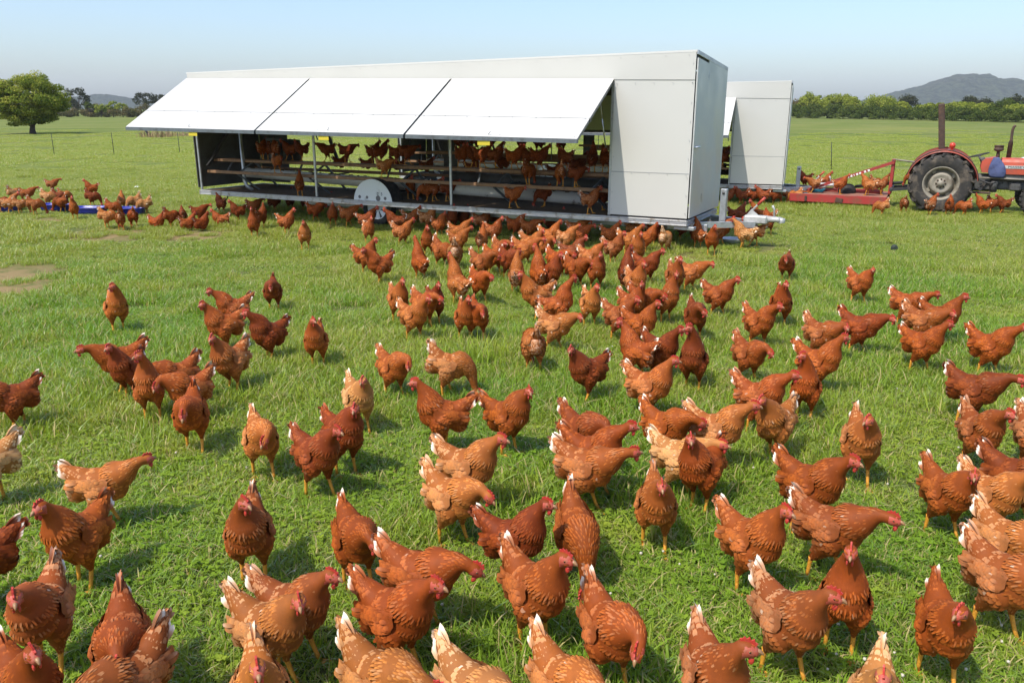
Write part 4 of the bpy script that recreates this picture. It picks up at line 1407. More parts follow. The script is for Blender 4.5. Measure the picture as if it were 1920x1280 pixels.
NECK0 = Vector((.078, 0, .262))
POSES = {   # body pitch, head place, beak direction, foot offsets, tail lift, drop (below zero: the legs show longer)
    'a': (14, (.140, 0, .414), (1, 0, -.14), (.020, -.020), 1.25, -.030),
    'w': (10, (.170, 0, .390), (1, 0, -.20), (.065, -.055), 1.15, -.030),
    'r': (2, (.226, 0, .332), (1, 0, -.12), (.060, -.060), .85, -.028),
    'd': (3, (.212, 0, .288), (.80, 0, -.60), (.055, -.045), 1.15, -.028),
    'p': (-14, (.200, 0, .030), (.30, 0, -.95), (.030, -.030), 1.1, -.024),
    't': (28, (.108, 0, .466), (1, 0, -.10), (.015, -.015), .9, -.030),
    'l': (14, (.136, .026, .420), (.42, .90, -.12), (.040, -.030), 1.25, -.030),
    'k': (14, (.136, -.026, .420), (.42, -.90, -.12), (-.030, .040), 1.25, -.030),
    's': (4, (.150, 0, .390), (1, 0, -.12), (.02, -.02), .9, .095),
}

def bez(p0, p1, p2, p3, t):
    a, b, c = p0.lerp(p1, t), p1.lerp(p2, t), p2.lerp(p3, t)
    return a.lerp(b, t).lerp(b.lerp(c, t), t)

class Feathers:
    def __init__(self, seed):
        self.rng = random.Random(seed)
        self.v, self.f, self.c, self.z = [], [], [], []
    def one(self, p, n, d, ln, w, tilt, hack=0.0, white=0.0, tone=None, sink=.003, zone=0.0):
        """a leaf-shaped feather rooted at p, lying along d over a surface with normal n"""
        d = (d - n * d.dot(n))
        if d.length < 1e-4: return
        d.normalize()
        s = n.cross(d)
        d2 = (d * math.cos(tilt) + n * math.sin(tilt))
        b = p - n * sink
        k = len(self.v)
        r = self.rng.random() if tone is None else tone
        m = b + d2 * ln * .58 + n * .0012
        tip = b + d2 * ln - n * ln * .05
        q = b + d2 * ln * .86
        self.v += [b - s * w * .28, b + s * w * .28, m - s * w * .5, m + s * w * .5, q - s * w * .34, q + s * w * .34, tip]
        self.f += [(k, k + 1, k + 3, k + 2), (k + 2, k + 3, k + 5, k + 4), (k + 4, k + 5, k + 6)]
        self.z += [zone] * 7
        self.c += [(r, .1, hack, 0)] * 2 + [(r, .6, hack, white * .16)] * 2 + [(r, .9, hack, white)] * 2 + [(r, 1.0, hack, white)]

def eval_union(balls, voxel, smooth_it):
    """one closed skin over many overlapping ellipsoids: (centre, radii, rotation)"""
    bm = bmesh.new()
    for c, r, rot in balls:
        mt = Matrix.Translation(c) @ (rot.to_4x4() if rot is not None else Matrix.Identity(4)) @ Matrix.Diagonal((*r, 1))
        bmesh.ops.create_icosphere(bm, subdivisions=3, radius=1.0, matrix=mt)
    me = bpy.data.meshes.new('t')
    bm.to_mesh(me); bm.free()
    o = bpy.data.objects.new('t', me)
    COL.objects.link(o)
    md = o.modifiers.new('r', 'REMESH'); md.mode = 'VOXEL'; md.voxel_size = voxel; md.use_smooth_shade = True
    sm = o.modifiers.new('s', 'SMOOTH'); sm.factor = .5; sm.iterations = smooth_it
    dg = bpy.context.evaluated_depsgraph_get()
    out = bpy.data.meshes.new_from_object(o.evaluated_get(dg))
    bpy.data.objects.remove(o); bpy.data.meshes.remove(me)
    return out

def pick_faces(me, gap, rng, cond):
    """scatter places over a mesh at least a gap apart: (point, normal)"""
    polys = list(me.polygons)
    rng.shuffle(polys)
    grid, out = {}, []
    for f in polys:
        p = f.center
        g = gap(p)
        if g is None or not cond(p): continue
        key = (round(p.x / g), round(p.y / g), round(p.z / g))
        ok = True
        for a in (-1, 0, 1):
            for b in (-1, 0, 1):
                for c in (-1, 0, 1):
                    for q in grid.get((key[0] + a, key[1] + b, key[2] + c), ()):
                        if (q - p).length < g: ok = False
        if ok:
            grid.setdefault(key, []).append(p.copy())
            out.append((p.copy(), f.normal.copy()))
    return out

def hen_meshes(pose, seed, fine=True, var=0):
    pitch, H, hd, feet, tlift, drop = POSES[pose]
    rng = random.Random(seed)
    H, hd = Vector(H), Vector(hd)
    if var and pose not in 'lk':                             # each build of a pose holds itself a little differently
        yaw = R((0, 38, -44, 20)[var % 4])
        hd = Matrix.Rotation(yaw, 3, 'Z') @ hd
        H = H + Vector((rng.uniform(-.012, .012), math.sin(yaw) * .022, rng.uniform(-.018, .016)))
        pitch += rng.uniform(-5, 6)
        tlift += rng.uniform(-.35, .25)
    hd = hd.normalized()
    piv = Vector((0, 0, .20))
    rp = Matrix.Rotation(-R(pitch), 3, 'Y')
    B = lambda p: piv + rp @ (Vector(p) - piv) - Vector((0, 0, drop))
    H = H - Vector((0, 0, drop))
    n0 = B(NECK0)
    side = hd.cross(Vector((0, 0, 1))).normalized()
    up = side.cross(hd)
    balls = []
    rot_b = rp
    balls.append((B((-.012, 0, .222)), (.114, .079, .085), rot_b))
    balls.append((B((.060, 0, .216)), (.076, .072, .077), rot_b))
    balls.append((B((.085, 0, .240)), (.056, .058, .062), rot_b))
    balls.append((B((-.080, 0, .213)), (.074, .066, .068), rot_b))
    balls.append((B((-.096, 0, .184)), (.056, .056, .050), rot_b))
    tail_tip = B((-.158 - .02 * (1 - tlift), 0, .282 + .058 * (tlift - .1)))
    t0 = B((-.062, 0, .243))
    for k in range(7):
        t = k / 6
        balls.append((t0.lerp(tail_tip, t), (.066 * (1 - t) + .022 * t, .064 * (1 - t) + .016 * t, .062 * (1 - t) + .024 * t), rot_b))
    # neck
    d0 = Vector((.45, 0, .9)) if pose not in 'rdp' else Vector((.9, 0, .35)) if pose in 'rd' else Vector((1, 0, -.2))
    d0 = (rp @ d0).normalized()
    back = -hd
    ln = (H - n0).length
    p1 = n0 + d0 * ln * .42
    p2 = H + back * .035 + (Vector((0, 0, -1)) if pose in 'awtlks' else back) * ln * .26
    p3 = H + back * .010
    neck = [bez(n0, p1, p2, p3, k / 9) for k in range(10)]
    for k, q in enumerate(neck):
        t = k / 9
        r = .056 * (1 - t) ** 1.55 + .0235
        balls.append((q, (r, r * .94, r), None))
    hm = Matrix((hd, side, up)).transposed()
    balls.append((H, (.0335, .0245, .0265), hm))
    balls.append((H + hd * .019 - up * .003, (.022, .0185, .0195), hm))
    legs = []
    for sg, fx in ((1, feet[0]), (-1, feet[1])):
        hip = B((.012, sg * .045, .178))
        foot = Vector((fx, sg * .047, .0))
        hock = Vector((hip.x * .4 + foot.x * .6 - .020, sg * .046, .082))
        hock.z = .03 if drop > 0 else .098
        for k in range(6):
            t = k / 5
            r = .047 * (1 - t) ** 1.2 + .0125
            balls.append((hip.lerp(hock, t), (r * (1.0), r * .82, r * 1.1), None))
        legs.append((hock, foot, sg))
    body = eval_union(balls, .0062 if fine else .0115, 5 if fine else 3)
    # flow of the feathers runs from the head down the neck and along the back to the tail
    spine = [H + hd * .02] + [neck[k] for k in (9, 7, 5, 3, 1)] + [B((.02, 0, .232)), B((-.06, 0, .238)), tail_tip, tail_tip + (tail_tip - t0).normalized() * .1]
    def flow(p):
        best = None
        for i in range(len(spine) - 1):
            a, b = spine[i], spine[i + 1]
            ab = b - a
            t = max(0, min(1, (p - a).dot(ab) / ab.length_squared))
            d = (p - (a + ab * t)).length - (.03 if i >= 5 else 0)
            if best is None or d < best[0]: best = (d, i, t, ab.normalized())
        return best
    # colour attribute of the skin under the feathers
    nv = len(body.vertices)
    col = np.zeros((nv, 4), np.float32)
    red = []
    for i, v in enumerate(body.vertices):
        col[i] = (.35 + .2 * rng.random(), .35, 0, 0)
    body.attributes.new('feather', 'FLOAT_COLOR', 'POINT').data.foreach_set('color', col.reshape(-1))
    body.materials.clear()
    body.materials.append(M['plumage']); body.materials.append(M['face'])
    for f in body.polygons:
        q = f.center - H
        x, y, z = q.dot(hd), q.dot(side), q.dot(up)
        if x > -.006 and abs(y) > .005 and z < .016 and z > -.026 and q.length < .048: f.material_index = 1
        elif x > .014 and q.length < .05: f.material_index = 1
        f.use_smooth = True
    F = Feathers(seed + 5)
    k = 1.0 if fine else 1.75
    wing_c = {sg: B((-.022, sg * .078, .236)) for sg in (1, -1)}
    def gap(p):
        if (p - H).length < .034: return None
        fl = flow(p)
        if fl[1] <= 4: return (.0078 if fine else .0095 * k)
        if p.z < .115 - drop * .5: return .014 * k
        if fl[1] == 5 and fl[2] < .75: return (.0090 if fine else .0115 * k)
        return (.0128 if fine else .0165 * k)
    def cond(p):
        for sg in (1, -1):
            q = rp.transposed() @ (p - wing_c[sg])
            if p.y * sg > .02 and (q.x / .085) ** 2 + (q.z / .046) ** 2 < .8: return False
        return p.z > .088 - drop
    for p, n in pick_faces(body, gap, rng, cond):
        d, i, t, dr = flow(p)
        if i <= 4:
            hk = 1.0 if i >= 1 else .4
            F.one(p, n, dr, (.026 + .004 * i) * (k ** .5) * rng.uniform(.8, 1.2), (.0062 + .0004 * i) * k, R(rng.uniform(2, 7)), hk)
        else:
            low = p.z < .150 - drop
            if p.z < .125 - drop: dr = Vector((-.3, 0, -1))
            elif low or n.z < -.2: dr = (dr + Vector((0, 0, -.5))).normalized()
            rear = p.x < -.09
            if i == 5 and t < .75 and n.z > -.1:
                F.one(p, n, dr, .036 * (k ** .6) * rng.uniform(.85, 1.2), .0072 * k, R(rng.uniform(2, 7)), 1.0)
                continue
            F.one(p, n, dr, (.034 if rear else .028) * (k ** .6) * rng.uniform(.85, 1.2), (.0185 if not low else .016) * k ** .8, R(rng.uniform(2, 7)), 0.0,
                  (.25 + .45 * rng.random()) if (rear and (low or n.x < -.3)) else (.18 * rng.random() if low else 0), zone=1 - ramp(-.05, .07, p.x) if not low else (1 if rear else .25))
    from mathutils.bvhtree import BVHTree
    tree_ = BVHTree.FromPolygons([v.co.copy() for v in body.vertices], [tuple(f.vertices) for f in body.polygons])
    W = {}
    for sg in (1, -1):
        G = Feathers(seed + 9 + sg)
        c = wing_c[sg]
        # folded wing: a shield lying on the flank, laid over the body's own surface
        nu, nvv = (15 if fine else 12), 7
        rows, nrms = [], []
        for a in range(nu + 1):
            u = a / nu
            x = .080 - .175 * u
            hh = .046 * math.sin(min(1.0, u * .95 + .16) * math.pi * .90) ** .7 + .004
            zc = .006 + .018 * u
            row, nrow = [], []
            for b in range(nvv + 1):
                v = -1 + 2 * b / nvv
                q = c + rp @ Vector((x, sg * .03, zc + hh * v))
                hit, nn, _, _ = tree_.find_nearest(q)
                lift = .004 + .009 * (1 - v * v) ** .5 * (1 - .45 * u)
                row.append(hit + nn * lift); nrow.append(nn.copy())
            rows.append(row); nrms.append(nrow)
        vs = [q for r_ in rows for q in r_]
        fs = [(a * (nvv + 1) + b, a * (nvv + 1) + b + 1, (a + 1) * (nvv + 1) + b + 1, (a + 1) * (nvv + 1) + b) for a in range(nu) for b in range(nvv)]
        if sg > 0: fs = [f[::-1] for f in fs]
        dr = rp @ Vector((-1, 0, .03))
        for a in range(nu):
            u = (a + .5) / nu
            nb = 8 if fine else 3
            if not fine and a % 2: continue
            for b in range(nb):
                v = (b + .5 + rng.uniform(-.3, .3) + (.5 if a % 2 else 0)) / nb
                if v > 1: continue
                i0 = min(nvv - 1, int(v * nvv)); fr = v * nvv - i0
                q = rows[a][i0].lerp(rows[a][i0 + 1], min(1, fr)).lerp(rows[a + 1][i0].lerp(rows[a + 1][i0 + 1], min(1, fr)), .5)
                nn = nrms[a][i0]
                lnf = (.028 + .024 * u) * k ** .6
                G.one(q, nn, dr, lnf * rng.uniform(.9, 1.15), (.0155 + .003 * u) * k ** .7, R(rng.uniform(1, 4)), 0, 0, zone=.55)
        for j in range(5 if fine else 3):                      # long flight feathers at the rear, one with a pale edge
            q = rows[nu - 3][1 + j % nvv] + nrms[nu - 3][1 + j % nvv] * (.0012 * j)
            G.one(q, nrms[nu - 3][1 + j % nvv], rp @ Vector((-1, 0, .02 + .07 * (2 - j))), .074 * rng.uniform(.85, 1.1), .016, R(1.5), 0, .5 if j == 4 and rng.random() < .6 else .05, zone=.6)
        W[sg] = (vs, fs, G)
    # tail: long feathers in a narrow roof-shaped fan
    T = Feathers(seed + 21)
    ax = (tail_tip - t0).normalized()
    vert = Vector((0, 1, 0)).cross(ax).normalized()
    if vert.z < 0: vert = -vert
    nt_ = 14 if fine else 8
    for j in range(nt_):
        sg = 1 if j % 2 else -1
        q = j // 2 / (nt_ / 2 - 1)
        root_p = t0.lerp(tail_tip, .52 - .10 * q) + vert * (.022 - .034 * q) + Vector((0, sg * (.005 + .016 * q), 0))
        d = (ax + vert * (.20 - .36 * q) + Vector((0, sg * (.01 + .08 * q), 0))).normalized()
        nn = (Vector((0, sg, 0)) + vert * .55).normalized()
        T.one(root_p, nn, d, (.102 - .026 * q) * rng.uniform(.88, 1.08), .028, R(1), 0, .95 if rng.random() < .75 else .4, zone=1.0)
    parts = {}
    def feather_mesh(name, extra_v, extra_f, G, extra_tone=.4):
        k0 = len(extra_v)
        me = bpy.data.meshes.new(name)
        me.from_pydata([tuple(v) for v in extra_v] + [tuple(v) for v in G.v], [], list(extra_f) + [tuple(i + k0 for i in f) for f in G.f])
        c = np.array([(extra_tone, .35, 0, 0)] * k0 + G.c, np.float32)
        me.attributes.new('feather', 'FLOAT_COLOR', 'POINT').data.foreach_set('color', c.reshape(-1))
        me.attributes.new('zone', 'FLOAT', 'POINT').data.foreach_set('value', np.array([.4] * k0 + G.z, np.float32))
        me.polygons.foreach_set('use_smooth', [True] * len(me.polygons))
        me.materials.append(M['plumage'])
        return me
    parts['plumage'] = feather_mesh('plumage', [], [], F)
    parts['wing'] = [feather_mesh('wing', *W[1]), feather_mesh('wing', *W[-1])]
    parts['tail'] = feather_mesh('tail', [], [], T)
    # comb, wattles, beak, eyes
    cb = MB()
    prof = [(.026, .004), (.030, .016), (.022, .020), (.018, .031), (.010, .022), (.004, .034), (-.003, .024), (-.010, .031), (-.015, .020), (-.022, .018), (-.018, .006), (0, .010)]
    pr = []
    for th in (-.0028, .0028):
        for x, z in prof:
            lean = .10 * (z - .006)
            pr.append(H + hd * x + up * (z * .85 + .012) + side * (th + lean))
    n_ = len(prof)
    cb.add(pr, [tuple(range(n_)), tuple(range(2 * n_ - 1, n_ - 1, -1))] + [(i, (i + 1) % n_, n_ + (i + 1) % n_, n_ + i) for i in range(n_)])
    parts['comb'] = cb.mesh('comb', M['comb'])
    wt = []
    for sg in (1, -1):
        w_ = MB()
        c = H + hd * .022 - up * .029 + side * sg * .0085
        bm = bmesh.new()
        bmesh.ops.create_icosphere(bm, subdivisions=2, radius=1.0, matrix=Matrix.Translation(c) @ hm.to_4x4() @ Matrix.Diagonal((.0085, .0042, .0135, 1)))
        w_.add([v.co.copy() for v in bm.verts], [tuple(v.index for v in f.verts) for f in bm.faces], 0, True)
        bm.free()
        wt.append(w_.mesh('wattle', M['comb']))
    parts['wattle'] = wt
    bk = MB()
    bk.tube([H + hd * .026 + up * .003, H + hd * .040 + up * .0025, H + hd * .048 - up * .002, H + hd * .053 - up * .006], [.0085, .0066, .0040, .0010], 8)
    bk.tube([H + hd * .028 - up * .006, H + hd * .046 - up * .0065], [.0052, .0016], 6)
    parts['beak'] = bk.mesh('beak', M['beak'])
    ey = []
    for sg in (1, -1):
        e = MB()
        c = H + hd * .012 + up * .005 + side * sg * .0185
        for r, m_, off in ((.0048, 0, 0), (.0030, 1, .0026)):
            bm = bmesh.new()
            bmesh.ops.create_icosphere(bm, subdivisions=2, radius=r, matrix=Matrix.Translation(c + side * sg * off))
            e.add([v.co.copy() for v in bm.verts], [tuple(v.index for v in f.verts) for f in bm.faces], m_, True)
            bm.free()
        ey.append(e.mesh('eye', [M['eye'], M['pupil']]))
    parts['eye'] = ey
    lg = []
    if drop <= 0:
        for hock, foot, sg in legs:
            l_ = MB()
            l_.tube([hock + Vector((0, 0, .012)), hock, hock.lerp(foot, .55), foot + Vector((0, 0, .010))], [.0105, .0096, .0078, .0084], 8)
            for an, tl in ((-28, .042), (0, .052), (26, .044), (172, .022)):
                a = R(an * sg)
                d = Vector((math.cos(a), math.sin(a), 0))
                q = foot + Vector((0, 0, .008))
                l_.tube([q, q + d * tl * .5 + Vector((0, 0, .002)), q + d * tl - Vector((0, 0, .004))], [.0074, .0060, .0026], 6)
            lg.append(l_.mesh('leg', M['leg']))
    parts['leg'] = lg
    parts['body'] = body
    return parts

TONES = {   # bird colour and paleness (share of pale edging)
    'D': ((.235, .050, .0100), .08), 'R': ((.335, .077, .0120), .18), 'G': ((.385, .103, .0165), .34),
    'B': ((.425, .133, .0240), .62), 'P': ((.510, .215, .058), 1.0), 'L': ((.330, .080, .0130), .50),
}
HEN_CACHE = {}
def hen_variant(pose, k):
    key = (pose, k)
    if key not in HEN_CACHE:
        HEN_CACHE[key] = hen_meshes(pose, 1000 + 37 * (ord(pose) * 3 + k), True, k)
    return HEN_CACHE[key]
FAR_CACHE = {}
def far_variant(pose, k):
    """the same bird small in the picture: everything joined, larger feathers"""
    key = (pose, k)
    if key in FAR_CACHE: return FAR_CACHE[key]
    P = hen_meshes(pose, 3000 + 41 * (ord(pose) * 3 + k), False, k)
    flat = [P['body'], P['plumage'], *P['wing'], P['tail'], P['comb'], *P['wattle'], P['beak'], *P['leg']]
    mats, V, Fc, MI, CC, ZZ = [], [], [], [], [], []
    for me in flat:
        k0 = len(V)
        V += [v.co.to_tuple() for v in me.vertices]
        idx = []
        for m_ in me.materials:
            if m_ not in mats: mats.append(m_)
            idx.append(mats.index(m_))
        for f in me.polygons:
            Fc.append(tuple(i + k0 for i in f.vertices)); MI.append(idx[f.material_index])
        a = me.attributes.get('feather')
        if a:
            buf = np.zeros(len(me.vertices) * 4, np.float32); a.data.foreach_get('color', buf)
            CC += buf.reshape(-1, 4).tolist()
        else: CC += [(0, 0, 0, 0)] * len(me.vertices)
        z_ = me.attributes.get('zone')
        zb = np.zeros(len(me.vertices), np.float32)
        if z_: z_.data.foreach_get('value', zb)
        ZZ += zb.tolist()
    me = bpy.data.meshes.new('hen')
    me.from_pydata(V, [], Fc)
    for m_ in mats: me.materials.append(m_)
    me.polygons.foreach_set('material_index', MI)
    me.polygons.foreach_set('use_smooth', [True] * len(Fc))
    me.attributes.new('feather', 'FLOAT_COLOR', 'POINT').data.foreach_set('color', np.array(CC, np.float32).reshape(-1))
    me.attributes.new('zone', 'FLOAT', 'POINT').data.foreach_set('value', np.array(ZZ, np.float32))
    FAR_CACHE[key] = me
    return me

HEN_RND = random.Random(77)
def put_hen(loc, heading, tone, pose, label, group, fine, scale=1.0):
    rnd = HEN_RND
    (r, g, b), pale = TONES[tone]
    f = rnd.uniform(.86, 1.14)
    hue = rnd.uniform(.93, 1.08)
    col = (r * f, g * f * hue, b * f * hue, min(1, max(.02, pale + rnd.uniform(-.15, .15))))
    view = math.atan2(loc.y, loc.x) - math.pi / 2            # a heading is told as the photograph shows it
    rz = R(heading + rnd.uniform(-5, 5)) + view
    s = scale * rnd.uniform(.95, 1.05)
    k = rnd.randrange(4 if pose in 'awd' else 3) if pose in 'awdrpt' else 0
    loc = Vector(loc)
    if fine:
        root = empty('hen', loc, rz)
        P = hen_variant(pose, k)
        for nm, ms in P.items():
            for me in (ms if isinstance(ms, list) else [ms]):
                c = link_mesh(nm, me, root)
                c.color = col
                if nm == 'plumage': c['kind'] = 'stuff'
    else:
        root = link_mesh('hen', far_variant(pose, k % 3))
        root.location = loc
        root.rotation_euler = (0, 0, rz)
        root.color = col
    root.scale = (s, s, s)
    return tag(root, label, 'hen', group)
# ------------------------------------------------------------------ where every hen stands
# picture column and row of the feet, heading as seen (0 = to the picture's right, 90 = away, 270 = to the eye), colour, pose | label
FLOCK = '''
200 992 347 B r|pale-backed hen stretching its neck right behind the upright hen near the left edge
160 1103 222 R a|upright red-brown hen looking left, standing before the neck-stretching pale hen
100 1262 250 L w|large speckled hen walking to the eye in the lower left corner
-32 1150 180 D w|dark hen cut by the left edge of the picture, only its breast showing
250 1325 262 R d|red-brown hen with white upright tail, its chest behind the hen at the bottom
262 1395 222 L d|speckled hen with white-tipped tail at the bottom, head bowed to the eye
74 1415 280 R a|hen at the bottom left corner with only its white tail and back in view
-10 950 185 P r|pale hen leaving past the left edge, white tail raised
478 1098 258 R a|small-looking red hen behind the pair of pale-backed hens, facing the eye
560 1248 318 L w|speckled hen with reddish face just behind the palest of the pair at lower left
515 1292 312 B w|pale lace-backed hen, the nearer of the pair at lower left
500 1425 275 B a|pale hen at the bottom edge, only its white tail tip showing
672 1103 287 R d|red hen walking to the eye with white tail, alone above the big dark hen
748 1266 318 R w|big dark red hen with frayed white tail, lower middle of the flock
790 1186 340 R d|rusty hen bending down behind the big dark red hen
722 1405 312 B d|light ginger hen at the bottom edge with tall white tail, head bowed
890 1425 322 P d|pale lace-backed hen at the bottom edge, head turned down to the right
850 1022 330 B d|buff hen with pale tail walking right, head low behind the white-tailed dark hen
880 962 345 B w|pale-backed hen just behind the low-headed buff hen, its head up
966 1104 352 D a|dark brown hen with white lacy tail, standing in profile to the right
1002 1216 312 R a|upright ginger-necked hen in profile right, below the dark brown profile hen
1078 1082 282 R p|hen with fanned pale collar bowing its head straight to the eye
1095 962 346 G r|light ginger hen reaching right beside the bowing hen
1112 932 352 R w|red hen mostly hidden by the light ginger reaching hen
1090 885 325 D d|dark hen with bright streaked collar and white tail, head tucked right
1225 1033 275 G w|ginger hen striding straight to the eye with one leg forward
1308 962 236 R a|brown speckled hen looking left in front of the huddle of pale hens
1268 932 352 P r|palest hen of the huddle, its back stretched behind the striding ginger hen
1245 872 338 R d|ginger hen at the back left of the huddle, tail high
1340 882 352 B w|buff hen of the huddle with red comb, looking right
1447 868 242 B w|buff hen with white wing edge walking to the eye right of the huddle
1512 1000 345 R w|red hen in profile right with pale streaked collar, above the three lower right hens
1603 907 288 B w|lone pale-tailed ginger hen walking to the eye, right of centre
1402 1112 330 R a|dark ginger hen with fluffy rump at the left of the lower right trio
1545 1085 357 R r|red hen stretching its neck right behind the white-tailed upright hen
1570 1227 268 R t|upright hen facing the eye with white tail over its head, lower right
1465 1272 315 L w|speckled pale-backed hen in front of the upright white-tailed hen, lower right
1330 1392 292 L l|speckled hen at the bottom edge turning its head to the left
1140 1292 300 R d|smooth red hen bowing at the bottom middle, two white tail feathers
1058 1402 322 B d|pale lace-winged hen at the bottom edge left of the bowing red hen
1625 1440 275 P a|hen at the bottom edge, only a white tail feather in view
1752 1282 293 R w|big red hen walking to the eye on one leg near the lower right corner
1872 1112 337 B r|pale lace-backed hen leaving right, highest tail near the lower right edge
1862 1192 340 L r|dark speckled hen with streaked collar leaving right behind the big red hen
1762 1007 322 R w|dark red hen at the left of the right edge group, looking down
1846 1012 336 B w|pale-tailed hen in the middle of the right edge group
1893 987 352 D w|dark hen at the back of the right edge group, cut by the edge
1940 1122 272 P a|hen cut by the right edge, only its cream tail showing
1930 892 302 L a|pale-tailed hen cut by the right edge above the edge group
1826 886 305 L w|dark hen with white-streaked back standing above the right edge group
1815 800 352 D r|long dark red hen walking right below the lone profile hen
1850 708 356 R w|lone red hen in profile with pale fluff, farthest right of the upper flock
1722 701 350 R w|ginger-brown hen in profile right, front one of the four hens at upper right
1722 654 352 L r|speckled hen in the middle of the four hens at upper right
1695 616 357 R r|back hen of the four at upper right, tail high
1757 646 3 R a|hen of the four at upper right with its head raised at the far side
1606 668 0 D r|dark red long hen walking right, left of the four hens at upper right
1534 679 338 L r|white-flecked hen just left of the dark long hen
1530 742 350 R a|red hen with head up looking right behind a camera-facing hen
1505 792 252 R t|upright brown hen facing the eye with head turned left
1420 815 345 R w|red hen with fluffy rump walking right beside the upright brown hen
1400 722 326 R d|ginger hen with streaked collar above the fluffy-rumped hen
1420 656 332 R w|red hen with raised pale tail walking right on a lone patch of grass
1459 618 282 R a|small brown hen facing the eye, farther right than the raised-tail red hen
1297 738 258 D t|tall dark hen standing on both legs with white tail at its shoulder
1300 641 290 D d|dark hen bowing just above the tall dark hen
1345 598 350 R w|red hen in full profile right with bright comb, by the long grass
1608 572 330 R w|lone red hen with pointed tail near the upper right grass
1472 531 268 D d|small dark hen facing the eye alone on the open grass
1215 792 352 G a|ginger hen in clear profile right, centre of the flock
1190 716 148 R l|plump ginger hen seen from behind, head turned left
1236 714 327 D w|dark hen with streaked collar right of the plump one seen from behind
1200 657 345 R a|red hen with raised head between the tight group and the plump hen
1100 757 218 D w|small very dark hen with white-flecked tail, alone in the middle grass
1000 702 98 G p|round hen grazing with its back to the eye
1040 662 356 B r|light ginger hen grazing to the right by the long grass
955 852 336 R a|red hen with white tail in three-quarter view right, middle of the flock
675 814 284 P w|pale cream-backed hen walking to the eye
740 748 310 G d|ginger hen bowing its head just above the hen that looks left
840 746 2 B p|light ginger hen with its head buried in tall grass
830 852 184 R a|ginger hen in profile left with its neck upright
650 892 300 D a|dark hen, the farther of two close together left of centre
600 932 322 D w|dark hen lifting one foot, the nearer of two close together left of centre
495 897 278 B d|light speckled hen bowing to the eye, left of the dark pair
367 850 262 R d|hen of the left cluster striding to the eye with its head low
338 768 206 R d|red hen with white tail tip in the middle of the left cluster
362 795 200 R d|hen of the left cluster with fluffy rump and pale tail, head low left
288 792 260 G t|slim upright ginger hen facing the eye in the left cluster
245 752 232 D a|dark hen wedged behind the slim upright one in the left cluster
235 738 190 R r|long-necked hen looking left at the back of the left cluster
438 740 226 G a|ginger hen with fluffy flank facing left beside the left cluster
425 664 196 R a|red hen in profile left, head up, of the four hens above the left cluster
440 624 190 R w|farthest of the four hens above the left cluster
505 682 214 D a|dark hen at the near side of the four above the left cluster
224 627 280 G k|lone ginger hen standing upright with head turned right, left grass
515 587 266 D d|lone dark hen facing the eye, high on the left grass
597 692 256 R a|lone red hen standing on one leg facing the eye, left of centre
35 812 184 D r|dark hen with pale tail walking out past the left edge
748 607 288 G a|ginger hen of four in a bunch, its white tail spread
797 618 308 R d|dark-tailed hen at the far side of the bunch of four
815 612 290 D a|red-faced hen of the bunch of four, farthest right
778 642 312 G w|nearest hen of the bunch of four, light neck
872 642 284 R a|hen facing the eye with white collar, beside the tall grass tuft
896 642 278 R d|hen half sunk in the grass beside the tall grass tuft
858 572 128 G t|slim light ginger hen with neck stretched up, seen from behind
900 570 302 R d|dark round hen with bright red face beside the slim light ginger one
'''
